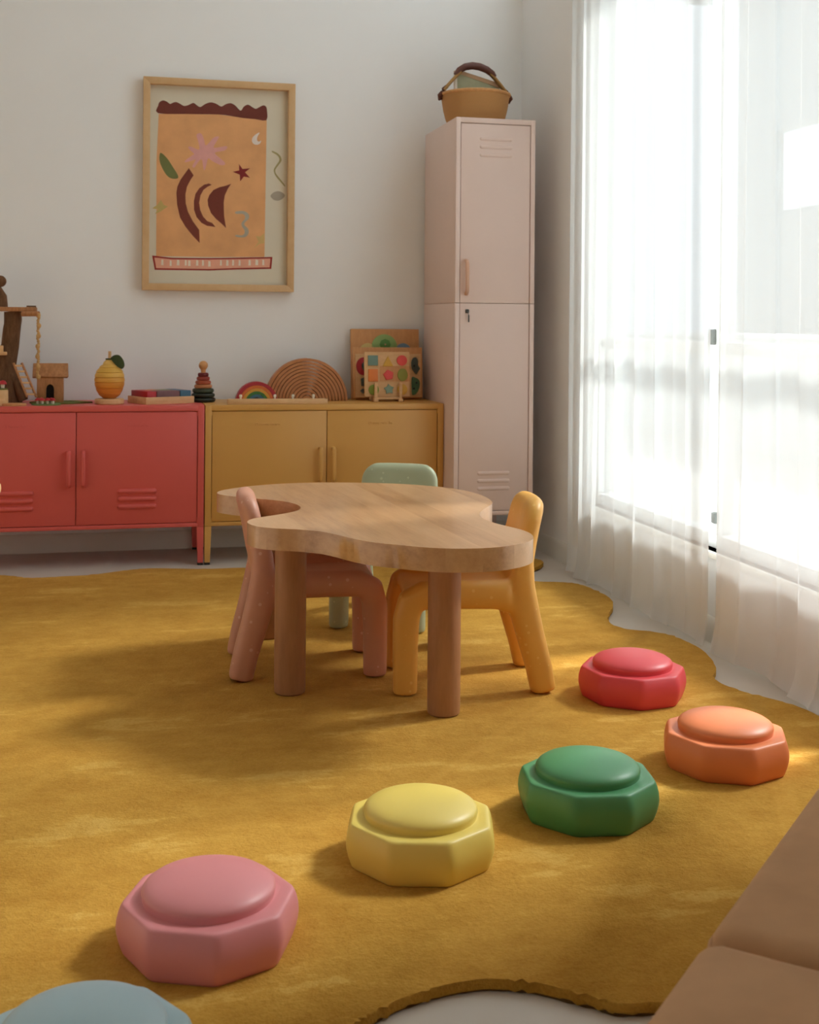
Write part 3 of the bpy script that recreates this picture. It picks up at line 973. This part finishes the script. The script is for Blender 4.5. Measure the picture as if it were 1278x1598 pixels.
box(bm, -.090, -.078, -.004, .015, 0.001, .206, .002)
obj('spine', bm, 'cream', book)

# ------------------------------------------------------------------ framed print
fr_t = thing('framed_print', 'large oak-framed abstract painting hanging on far wall above cabinets', 'picture', (.449, YW - .001, 1.595))
W2, H2, FW = .331, .463, .030
bars = {'top': (-W2, W2, H2 - FW, H2), 'bottom': (-W2, W2, -H2, -H2 + FW), 'l': (-W2, -W2 + FW, -H2, H2), 'r': (W2 - FW, W2, -H2, H2)}
for k, (a, b, c, d) in bars.items():
    bm = B()
    if k in ('top', 'bottom'):
        i, o_ = (c, d) if k == 'top' else (d, c)
        poly = [(a, o_), (b, o_), (b - FW, i), (a + FW, i)]
    else:
        i, o_ = (b, a) if k == 'l' else (a, b)
        poly = [(o_, c), (o_, d), (i, d - FW), (i, c + FW)]
    prism(bm, poly, .045, axis='y', base=-.048, bev=.0015)
    obj('frame_bar', bm, 'oak', fr_t)
YP = -.014
boxobj('paper', (-W2 + FW - .002, W2 - FW + .002, YP, -.004, -H2 + FW - .002, H2 - FW + .002), 'mat_board', fr_t, 0)
PC = {'paper_field': (222, 164, 110), 'scallop': (112, 52, 40), 'flower': (220, 160, 152), 'moon': (226, 214, 204), 'leaf': (112, 116, 66), 'star': (128, 34, 30),
      'fishA': (118, 54, 38), 'fishB': (118, 54, 38), 'fishC': (116, 52, 38), 'squig': (172, 166, 148), 'snake': (164, 152, 104), 'greyleaf': (164, 154, 138),
      'border': (150, 40, 34), 'stripefield': (226, 164, 138), 'green1': (192, 168, 100), 'green2': (206, 172, 108)}
PN = {'paper_field': 'painted_field', 'scallop': 'painted_scallop_band', 'flower': 'painted_flower', 'moon': 'painted_moon', 'leaf': 'painted_leaf', 'star': 'painted_star',
      'fishA': 'painted_crescent', 'fishB': 'painted_crescent', 'fishC': 'painted_fin', 'squig': 'painted_squiggle', 'snake': 'painted_wave', 'greyleaf': 'painted_leaf',
      'border': 'painted_border', 'stripefield': 'painted_stripe_field', 'green1': 'painted_blot', 'green2': 'painted_blot'}
ORDER = ['paper_field', 'border', 'stripefield', 'green1', 'green2', 'flower', 'moon', 'leaf', 'star', 'fishA', 'fishB', 'fishC', 'squig', 'snake', 'greyleaf', 'scallop']
for i, k in enumerate(ORDER):
    lvl = .0004 * (1 + (k != 'paper_field') + (k == 'stripefield') * .8)
    pm = paint('gouache_' + PN[k] + str(i), PC[k], .8, .09 if k == 'paper_field' else .05, 9 if k == 'paper_field' else 25)
    pts = PAINT[k]
    if k in ('scallop', 'leaf', 'flower', 'squig', 'snake', 'greyleaf', 'moon'):
        pts = spline(pts, 3)
    bm = B()
    prism(bm, pts, .0003 + lvl, axis='y', base=YP - lvl - .0002)
    obj(PN[k], bm, pm, fr_t)
for x, z in PAINT['stripes']:
    w = .004 + .003 * random.random()
    bm = B()
    prism(bm, [(x - w, z - .012), (x + w, z - .012), (x + w * .9, z + .011), (x - w * .8, z + .013)], .0002, axis='y', base=YP - .0018)
    obj('painted_stripe', bm, 'cream', fr_t)

# ------------------------------------------------------------------ sheer curtains
def curtain(label, y0, y1, seed, pool):
    rng = random.Random(seed)
    N, K = 300, 44
    ztop = 2.46
    ph = [rng.uniform(0, 6.28) for _ in range(8)]
    am = [rng.uniform(.6, 1.2) for _ in range(8)]
    verts, faces = [], []
    XC = 1.795
    for k in range(K + 1):
        v = k / K                       # 0 at the hem, 1 at the rail
        z = .003 + (ztop - .003) * (v ** 1.15)
        for i in range(N + 1):
            u = i / N
            L = abs(y1 - y0)
            s = u * L
            w = 1 - v
            q0 = s * 44 + ph[0] + 1.6 * math.sin(s * 5 + ph[1]) + w * .8 * math.sin(s * 7 + ph[6])
            d = .013 * am[0] * (math.sin(q0) + .35 * math.sin(2 * q0 + ph[3])) * (.6 + .4 * math.sin(s * 4 + ph[4]))
            d += .009 * am[1] * math.sin(s * 19 + ph[2] + w * 1.3)
            d += w ** 3 * .010 * math.sin(s * 11 + ph[5])
            x = XC + d
            y = y0 + (y1 - y0) * u
            y += .016 * math.sin(q0 + 1.9) + .05 * w * math.sin(s * 6 + ph[6]) * .25
            if v < .08:                 # the hem settles on the floor and kicks into the room
                q = (1 - v / .08) ** 2
                x -= q * (.010 + pool * (.5 + .5 * math.sin(s * 7 + ph[7])) * .3)
                y += q * .012 * math.sin(s * 31 + ph[5])
            x = max(min(x, XW - .017), 1.744)
            verts.append((x, y, z + (.006 * (1 - v) ** 30 * (1 + math.sin(s * 19 + ph[4])))))
    for k in range(K):
        for i in range(N):
            a = k * (N + 1) + i
            faces.append((a, a + 1, a + N + 2, a + N + 1))
    t = thing('curtain', label, 'curtain', (XC, (y0 + y1) / 2, 0))
    me = bpy.data.meshes.new('sheer_panel')
    me.from_pydata([(x - XC, y - (y0 + y1) / 2, z) for x, y, z in verts], [], faces)
    me.update()
    for p in me.polygons:
        p.use_smooth = True
    me.materials.append(M['sheer'])
    o = bpy.data.objects.new('sheer_panel', me)
    COL.objects.link(o)
    o.parent = t
    boxobj('heading_tape', (-.012, .012, -(abs(y1 - y0)) / 2, abs(y1 - y0) / 2, ztop - .06, ztop), 'cream', t, .003)
    return t
curtain('white sheer curtain panel nearest the corner and tall locker', 4.80, 3.570, 4, .02)
curtain('white sheer curtain panel at right edge of the photo', 3.538, 2.66, 11, .09)
curtain('added unseen sheer curtain panel beyond the right edge, dimming near daylight', 2.62, 2.08, 21, .03)  # unseen panel, added to cut the light from the near window end
rail = boxobj('curtain_track', (1.775, 1.85, 2.05, 4.82, 2.465, 2.50), 'window', None, .004)
tag(rail, 'white curtain track above the window wall', 'curtain track')

# ------------------------------------------------------------------ play sofa cushions, lower right
def cushion(label, cx, cy, lx, ly, z0, z1, rz):
    t = thing('sofa_cushion', label, 'cushion', (cx, cy, z0), rz, 'tan play sofa cushions')
    bm = B()
    h = z1 - z0
    nx, ny = 16, 16
    box(bm, -lx / 2, lx / 2, -ly / 2, ly / 2, 0, h, .030, 5)
    obj('cover', bm, 'sofa', t, sharp=70)
    bm = B()
    e = .002
    for z in (h - .030,):
        pts = []
        r = .03
        for cxs, cys, a0 in ((lx / 2 - r, ly / 2 - r, 0), (-lx / 2 + r, ly / 2 - r, 90), (-lx / 2 + r, -ly / 2 + r, 180), (lx / 2 - r, -ly / 2 + r, 270)):
            for k in range(5):
                a = R(a0 + k * 22.5)
                pts.append((cxs + (r + e) * math.cos(a), cys + (r + e) * math.sin(a), z))
        pts.append(pts[0])
        tube(bm, pts, .0022, 6, sq=(0, 0, 1))
    obj('piping', bm, 'sofa', t)
    return t
SZ = .32
du_, dv_ = Vector((.6921, .7218)), Vector((.7218, -.6921))   # along the far edge, and away from it into the frame corner
P0 = Vector((.652, 1.303))
def place(label, a0, a1, w, off=0.0):
    c = P0 + du_ * ((a0 + a1) / 2) + dv_ * (w / 2 + off)
    return cushion(label, c.x, c.y, a1 - a0, w, 0.021, SZ, math.atan2(du_.y, du_.x))
place('tan suede play sofa cushion further away along right edge', .004, .75, .75)
place('tan suede play sofa cushion nearest the camera in bottom right corner', -.80, -.004, .75)

# ------------------------------------------------------------------ toys on the coral cabinet
# stacking lemon
lem = thing('stacking_lemon', 'wooden stacking lemon toy in yellow and orange rings on coral cabinet', 'toy', (-.014, 5.33, CT))
boxless = B(); lathe(boxless, [(0, 0), (.056, 0), (.059, .003), (.059, .019), (.056, .022), (0, .022)], 36)
obj('base', boxless, 'pine', lem)
LC = [(206, 124, 46), (212, 134, 50), (216, 146, 54), (220, 160, 64), (222, 172, 74), (216, 166, 66), (220, 172, 76), (224, 180, 92)]
LP = [(.026, .023), (.045, .042), (.0555, .066), (.060, .090), (.0595, .110), (.055, .130), (.042, .150), (.028, .164), (.016, .182)]
for i in range(8):
    (ra_, za), (rb_, zb_) = LP[i], LP[i + 1]
    bm = B()
    rm = max(ra_, rb_, (ra_ + rb_) / 2 + .002)
    lathe(bm, [(ra_ * .965, za), (ra_, za + .0015), ((ra_ + rb_) / 2 + .0015, (za + zb_) / 2), (rb_, zb_ - .0018), (rb_ * .965, zb_ - .0003)], 32)
    obj('ring', bm, paint('lemon_ring_%d' % i, LC[i], .5), lem)
bm = B(); tube(bm, [(0, 0, .180), (0, 0, .217)], .0065, 10); obj('stem', bm, 'pine', lem)
bm = B()
lf = spline([(0, 0), (.016, .012), (.036, .010), (.052, -.012), (.055, -.034), (.045, -.045), (.028, -.036), (.010, -.018)], 4)
prism(bm, [(x + .004, z + .190) for x, z in lf], .004, axis='y', base=-.026, bev=.001)
obj('leaf', bm, 'leaf', lem)
bm = B(); lathe(bm, [(.014, .1815), (.017, .183), (.017, .187), (.008, .188)], 20); obj('washer', bm, 'leaf', lem)

# block tray
tr = thing('block_tray', 'shallow wooden tray turned on coral cabinet beside the stacking lemon', 'tray', (.132, 5.262, CT), R(25))
bm = B(); L_, W_ = .222, .17
box(bm, 0, L_, 0, W_, 0, .006, .001)
box(bm, 0, L_, 0, .008, .004, .029, .0015); box(bm, 0, L_, W_ - .008, W_, .004, .029, .0015)
box(bm, 0, .008, .006, W_ - .006, .004, .029, .0015); box(bm, L_ - .008, L_, .006, W_ - .006, .004, .029, .0015)
obj('tray', bm, 'pine', tr)
BL = [('red wooden block at left corner of the block tray', .010, .052, .010, .158, (176, 26, 36)), ('mauve wooden block at front of the block tray', .054, .160, .010, .082, (112, 72, 74)),
      ('blue wooden block at right end of the block tray', .162, .212, .010, .158, (52, 98, 122)), ('orange wooden block in middle row of the block tray', .054, .106, .084, .158, (214, 132, 84)),
      ('pale green wooden block at back of the block tray', .108, .160, .084, .158, (150, 164, 128))]
for i, (lb, a, b, c, d, rgb) in enumerate(BL):
    cxl, cyl = (a + b) / 2, (c + d) / 2
    ca, sa = math.cos(R(25)), math.sin(R(25))
    bm = B(); box(bm, a - cxl, b - cxl, c - cyl, d - cyl, 0, .047, .002)
    o = obj('toy_block', bm, paint('block_paint_%d' % i, rgb, .5))
    o.location = (.132 + cxl * ca - cyl * sa, 5.262 + cxl * sa + cyl * ca, CT + .006); o.rotation_euler = (0, 0, R(25))
    tag(o, lb, 'block', 'coloured blocks in the wooden tray')

# ring stacker
rs = thing('ring_stacker', 'wooden ring stacking tower with dark green and red rings between the cabinets', 'toy', (.374, 5.42, CT))
RC = [(34, 38, 28), (40, 46, 32), (54, 62, 40), (188, 120, 74), (170, 76, 40), (150, 58, 42), (110, 30, 32)]
RR = [.053, .050, .046, .038, .0335, .028, .023]
z = .0
for i in range(7):
    h = .0195 if i < 3 else .0165
    bm = B(); r = RR[i]
    lathe(bm, [(r * .80, z), (r * .95, z + h * .15), (r, z + h * .5), (r * .95, z + h * .85), (r * .8, z + h)], 32)
    obj('ring', bm, paint('stacker_ring_%d' % i, RC[i], .5), rs)
    z += h
bm = B(); lathe(bm, [(.010, z - .001), (.010, z + .010), (.012, z + .016)], 16); obj('peg', bm, 'pine_dark', rs)
bm = B(); ball(bm, (0, 0, z + .031), .0195, 20, 14); obj('knob', bm, 'pine_dark', rs)

# peg board in front of the rainbows
pb = thing('peg_board', 'long pale wooden strip with cream pegs along front of ochre cabinet', 'toy', (.673, 5.265, CT))
boxobj('strip', (-.209, .209, -.022, .022, 0, .021), 'pine', pb, .002)
for x in (-.155, -.012, .064, .151):
    bm = B(); lathe(bm, [(.004, .020), (.0042, .026), (.0065, .030), (.0065, .036), (.004, .0395), (0, .040)], 14, (x, 0, 0)); obj('peg', bm, 'cream', pb)

def rainbow(name, label, x, y, cols, radii, depth, squash=1.0):
    t = thing(name, label, 'toy', (x, y, CT))
    for i, (ro, ri) in enumerate(radii):
        bm = B(); n = 28
        pl = [(ro * math.cos(PI * k / n), ro * squash * math.sin(PI * k / n)) for k in range(n + 1)]
        if ri > .001:
            pl += [(ri * math.cos(PI * (n - k) / n), ri * squash * math.sin(PI * (n - k) / n)) for k in range(n + 1)]
        prism(bm, pl, depth, axis='y', base=-depth / 2, bev=.0022)
        obj('arc', bm, cols[i], t, sharp=45)
    return t
rc = [paint('rainbow_paint_%d' % i, c, .5) for i, c in enumerate([(172, 40, 50), (214, 110, 50), (222, 160, 62), (66, 120, 56), (74, 118, 138), (60, 66, 70)])] + ['pine_dark']
e = [.0890, .0735, .0605, .0480, .0355, .0235, .0135, 0]
rainbow('toy_rainbow', 'small coloured wooden rainbow stacker with red outer arc on ochre cabinet', .595, 5.375, rc, [(e[i] - .0006, e[i + 1] + .0002) for i in range(7)], .05)
e = [.181 - .0142 * i for i in range(13)]
rad = [(e[i] - .0010, e[i + 1] + .0016) for i in range(12)] + [(e[12] - .001, 0)]
rainbow('toy_rainbow', 'large plain wooden rainbow of nested brown arcs on ochre cabinet', .822, 5.46, ['rainwood'] * 13, rad, .055, 1.03)

# puzzle boards leaning on the wall
def piece(t, poly, mat, y, d=.006, sm=False):
    bm = B(); prism(bm, spline(poly, 4) if sm else poly, d, axis='y', base=y - d, bev=.0008)
    return obj('puzzle_piece', bm, mat, t)
def circ(cx, cz, r, n=22, sx=1.0, a0=0, a1=2 * PI):
    return [(cx + r * sx * math.cos(a0 + (a1 - a0) * k / n), cz + r * math.sin(a0 + (a1 - a0) * k / n)) for k in range(n if a1 - a0 > 6 else n + 1)]
def pm(nm, rgb):
    return paint('puzzle_' + nm, rgb, .5)
TEAL, GOLD, REDP, ORN, OLV, SAGE = pm('teal', (110, 140, 128)), pm('gold', (214, 164, 58)), pm('red', (222, 78, 72)), pm('orange', (222, 124, 52)), pm('olive', (140, 142, 56)), pm('sage', (138, 164, 140))
LG, DG, CR, BL_, DR, SL = pm('light_green', (146, 178, 104)), pm('mid_green', (88, 140, 62)), pm('pale_yellow', (214, 190, 118)), pm('blue', (112, 140, 158)), pm('crimson', (168, 32, 44)), pm('slate', (74, 84, 76))
# A: rear board
A = thing('puzzle_board', 'tallest plywood puzzle board at back, showing a green avocado shape', 'puzzle', (1.197, 5.535, CT), 0, None, R(-7))
boxobj('board', (-.158, .158, 0, .014, 0, .318), 'pine_dark', A, .003)
piece(A, circ(-.005, .235, .058, 24, 1.02), LG, 0)
piece(A, circ(-.002, .246, .026, 8), DG, -.006, .003)
piece(A, circ(-.082, .205, .048, 22, .85), CR, 0)
piece(A, circ(.082, .205, .048, 22, .85), BL_, 0)
bm = B(); ball(bm, (-.002, -.011, .246), .004, 8, 6); obj('knob', bm, 'pine', A)
# B: middle board
Bd = thing('puzzle_board', 'middle plywood puzzle board with crimson ring and dark animal shapes', 'puzzle', (1.192, 5.47, CT), 0, None, R(-5))
boxobj('board', (-.159, .159, 0, .014, .008, .235), 'pine_dark', Bd, .003)
boxobj('inset_panel', (-.148, .150, -.004, .001, .012, .205), 'pine', Bd, .001)
piece(Bd, circ(-.112, .150, .040, 24, .82), DR, -.004)
piece(Bd, circ(-.106, .150, .021, 18, .7), SL, -.010, .002)
piece(Bd, [(-.122, .062), (-.125, .094), (-.112, .100), (-.09, .100), (-.09, .060)], SL, -.004)
piece(Bd, [(-.128, .042), (-.118, .050), (-.09, .050), (-.09, .028), (-.118, .030)], SL, -.004)
piece(Bd, [(.106, .165), (.113, .185), (.126, .190), (.136, .178), (.137, .152), (.146, .140), (.138, .128), (.128, .114), (.116, .128), (.108, .140)], SL, -.004, .006, True)
piece(Bd, [(.108, .098), (.125, .098), (.140, .088), (.144, .070), (.138, .045), (.126, .026), (.114, .022), (.108, .03)], pm('deep_green', (70, 112, 80)), -.004, .006, True)
for x, z in ((.128, .076), (.116, .050), (.118, .152)):
    bm = B(); ball(bm, (x, -.011, z), .0045, 8, 6); obj('knob', bm, 'shade_knob_dark', Bd)
# C: shape sorter on its easel
C = thing('puzzle_board', 'front square puzzle board of nine coloured geometric shapes on easel', 'puzzle', (1.168, 5.372, CT + .021), 0, None, R(-6))
boxobj('board', (-.1015, .1015, 0, .012, 0, .196), 'pine', C, .002)
boxobj('middle_panel', (-.034, .10, -.0008, .001, .066, .134), 'pine_dark', C, 0)
g3, c3 = (-.064, .003, .066), (.032, .096, .158)
piece(C, [(-.086, .136), (-.042, .136), (-.042, .180), (-.086, .180)], TEAL, 0)
piece(C, [(-.021, .132), (.027, .132), (.003, .178)], GOLD, 0)
piece(C, circ(.066, .158, .023), REDP, 0)
piece(C, [(-.085, .066), (-.043, .066), (-.043, .120), (-.085, .120)], ORN, 0)
piece(C, [(.005 + .024 * math.cos(R(100 + 72 * k)), .094 + .024 * math.sin(R(100 + 72 * k))) for k in range(5)], REDP, 0)
piece(C, circ(.068, .095, .028, 22, .8), OLV, 0)
piece(C, circ(-.062, .030, .023, 18), pm('leaf_green', (134, 150, 50)), 0)
piece(C, [(.006 + (.024 if k % 2 == 0 else .014) * math.cos(R(95 + 36 * k)), .032 + (.024 if k % 2 == 0 else .014) * math.sin(R(95 + 36 * k))) for k in range(10)], SAGE, 0)
piece(C, circ(.066, .031, .024, 22, .95), GOLD, 0)
es = thing('easel', 'small wooden display easel holding the shape puzzle on ochre cabinet', 'easel', (1.166, 5.345, CT))
for s in (-1, 1):
    bm = B(); box(bm, s * .055 - .0065, s * .055 + .0065, 0, .012, 0, .082, .002); obj('post', bm, 'pine', es)
    bm = B(); box(bm, s * .055 - .010, s * .055 + .010, -.008, .10, 0, .014, .002); obj('foot', bm, 'pine', es)
boxobj('crossbar', (-.05, .05, .002, .012, .010, .020), 'pine', es, .001)
boxobj('ledge', (-.06, .06, .013, .055, .010, .0205), 'pine', es, .001)

# ------------------------------------------------------------------ treehouse play scene, far left of the coral cabinet
th = thing('toy_treehouse', 'rustic wooden toy treehouse made of branch trunks at left edge on coral cabinet', 'toy', (-.42, 5.45, CT))
bm = B()
rng = random.Random(3)
tube(bm, [(-.025, 0, .0015), (-.025, 0, .05), (-.022, 0, .11), (-.018, 0, .17), (.004, 0, .235), (.010, 0, .30), (.014, 0, .345), (.012, 0, .378)],
     [(.07, .080), (.062, .072), (.053, .060), (.046, .048), (.037, .037), (.034, .034), (.034, .034), (.036, .036)], 14)
for v in bm.verts:
    v.co += Vector((rng.uniform(-.003, .003), rng.uniform(-.003, .003), 0))
obj('trunk', bm, 'bark', th)
bm = B(); tube(bm, [(.060, -.03, .010), (.058, -.03, .016), (.040, -.03, .06), (.01, -.03, .12)], [.020, .022, .020, .012], 10); obj('root', bm, 'bark', th)
boxobj('platform', (-.20, .108, -.05, .05, .378, .396), 'toywood', th, .003)
bm = B(); tube(bm, [(.070, -.035, .392), (.108, -.035, .392)], .011, 10); obj('branch_end', bm, 'bark', th)
bm = B(); tube(bm, [(.056, -.055, .3675), (.122, -.102, .369)], [(.011, .011), (.011, .011)], 10); obj('bracket', bm, 'toywood', th)
bm = B(); tube(bm, [(-.045, 0, .396), (-.040, 0, .44), (-.055, 0, .49)], [.040, .030, .012], 12); obj('upper_trunk', bm, 'bark', th)
bm = B(); ball(bm, (-.036, 0, .502), .024, 14, 10); obj('knob', bm, 'bark', th)
bm = B(); box(bm, -.09, -.004, -.066, -.02, .198, .212, .003); box(bm, -.038, -.018, -.064, -.05, .21, .238, .003); obj('balcony', bm, 'pine', th)
bm = B()
for k in range(25):
    z = .362 - k * .0105
    ball(bm, (.121 + .0022 * math.sin(k * 1.9), -.098, z), .0062 if k % 4 else .0095, 8, 6, (1, 1, 1.15))
obj('rope', bm, 'rope', th)

ld = thing('toy_ladder', 'tiny wooden ladder leaning against toy treehouse trunk', 'ladder', (-.333, 5.34, CT))
for s in (-1, 1):
    bm = B(); tube(bm, [(.012 + s * .018, -.012, .030), (-.046 + s * .016, .012, .168)], [(.005, .005)] * 2, 8); obj('rail', bm, 'toywood', ld)
for k in range(6):
    f = (k + .5) / 6
    x = .012 - .058 * f; y = -.012 + .024 * f; z = .030 + .138 * f
    bm = B(); box(bm, x - .016, x + .016, y - .004, y + .004, z - .004, z + .004, .001); obj('rung', bm, 'pine', ld)

hs_ = thing('toy_house', 'little wooden toy house with arched dark doorway under the rope', 'toy', (-.252, 5.42, CT))
bm = B(); n = 10
outer = [(-.054, 0.006), (-.016, .006)] + [(-.016 * math.cos(PI * k / n), .060 + .020 * math.sin(PI * k / n)) for k in range(n + 1)] + [(.016, .006), (.054, .006), (.052, .110), (-.052, .110)]
prism(bm, outer, .012, axis='y', base=-.04, bev=.0008)
box(bm, -.052, -.040, -.03, .03, .006, .11); box(bm, .040, .052, -.03, .03, .006, .11); box(bm, -.052, .052, .022, .03, .006, .11)
obj('walls', bm, 'toywood', hs_)
boxobj('shade_block', (-.030, .030, -.026, .020, .006, .10), 'shade_knob_dark', hs_, 0)  # near-black block standing in for the shade behind the doorway
for s in (-1, 1):
    bm = B()
    for v in box(bm, -.070, .070, 0, .070, -.006, .006, .003):
        pass
    for v in bm.verts:
        a = R(52) * -1
        y, z = v.co.y, v.co.z
        v.co.y = s * (y * math.cos(a) - z * math.sin(a)); v.co.z = .162 + y * math.sin(a) + z * math.cos(a)
    obj('roof_slab', bm, 'toywood', hs_)

def felt(label, mat, cx, cy, rx, ry, h, seed, nm='felt_mat'):
    rng = random.Random(seed)
    pl = spline([(rx * (1 + rng.uniform(-.12, .12)) * math.cos(2 * PI * k / 11), ry * (1 + rng.uniform(-.12, .12)) * math.sin(2 * PI * k / 11)) for k in range(11)], 4)
    bm = B(); prism(bm, pl, h, base=0, bev=h * .25)
    o = obj(nm, bm, mat); o.location = (cx, cy, CT)
    return o
tag(felt('', 'felt_green', -.215, 5.40, .12, .085, .006, 2), 'olive green felt mat under the little toy house', 'mat')
tag(felt('', 'felt_light', -.262, 5.285, .055, .045, .005, 5), 'light green felt mat under the red toy mushrooms', 'mat')
ws = felt('', 'pine_dark', -.385, 5.255, .052, .035, .010, 8, 'wood_slice')
tag(ws, 'oval wooden slice lying in front of the toy treehouse', 'wood slice')
ms_ = thing('toy_mushrooms', 'cluster of red toy mushrooms with white stems on light green felt', 'toy', (-.265, 5.285, CT + .005))
for x, y, r in ((-.030, 0, .012), (-.012, -.012, .013), (.008, -.004, .012), (.022, .008, .013), (-.018, .016, .011), (.030, -.012, .010)):
    bm = B(); lathe(bm, [(.004, 0), (.006, .004), (.0045, .014)], 10, (x, y, 0)); stem_ = obj('stem', bm, 'cream', ms_)
    bm = B(); lathe(bm, [(r, .013), (r * .95, .017), (r * .6, .022), (0, .025)], 12, (x, y, 0)); obj('cap', bm, 'mush_red', ms_)
sp = thing('log_stump', 'small pale log stump with a red mushroom on top at left edge', 'toy', (-.437, 5.27, CT))
bm = B(); lathe(bm, [(.028, 0), (.030, .004), (.029, .060), (.026, .064)], 18); obj('stump', bm, 'pine', sp)
bm = B(); lathe(bm, [(.027, .0635), (.028, .068), (.012, .070)], 18); obj('moss', bm, 'felt_green', sp)
bm = B(); lathe(bm, [(.006, .069), (.008, .080), (.006, .086)], 12, (.008, 0, 0)); obj('stem', bm, 'cream', sp)
bm = B(); lathe(bm, [(.015, .085), (.0145, .092), (.009, .099), (0, .102)], 14, (.008, 0, 0)); obj('cap', bm, 'mush_red', sp)

# small stool whose rim just enters at the left edge
st = thing('stool', 'pale wooden stool whose rounded seat edge just enters at left edge', 'stool', (-.533, 4.60, ZR))
bm = B(); lathe(bm, [(0, .369), (.146, .369), (.154, .376), (.156, .389), (.154, .402), (.146, .409), (0, .409)], 40); obj('seat', bm, 'pine', st)
for k in range(3):
    a = R(100 + 120 * k)
    bm = B(); tube(bm, [(.13 * math.cos(a), .13 * math.sin(a), .002), (.09 * math.cos(a), .09 * math.sin(a), .37)], [.012, .016], 12); obj('leg', bm, 'pine', st)
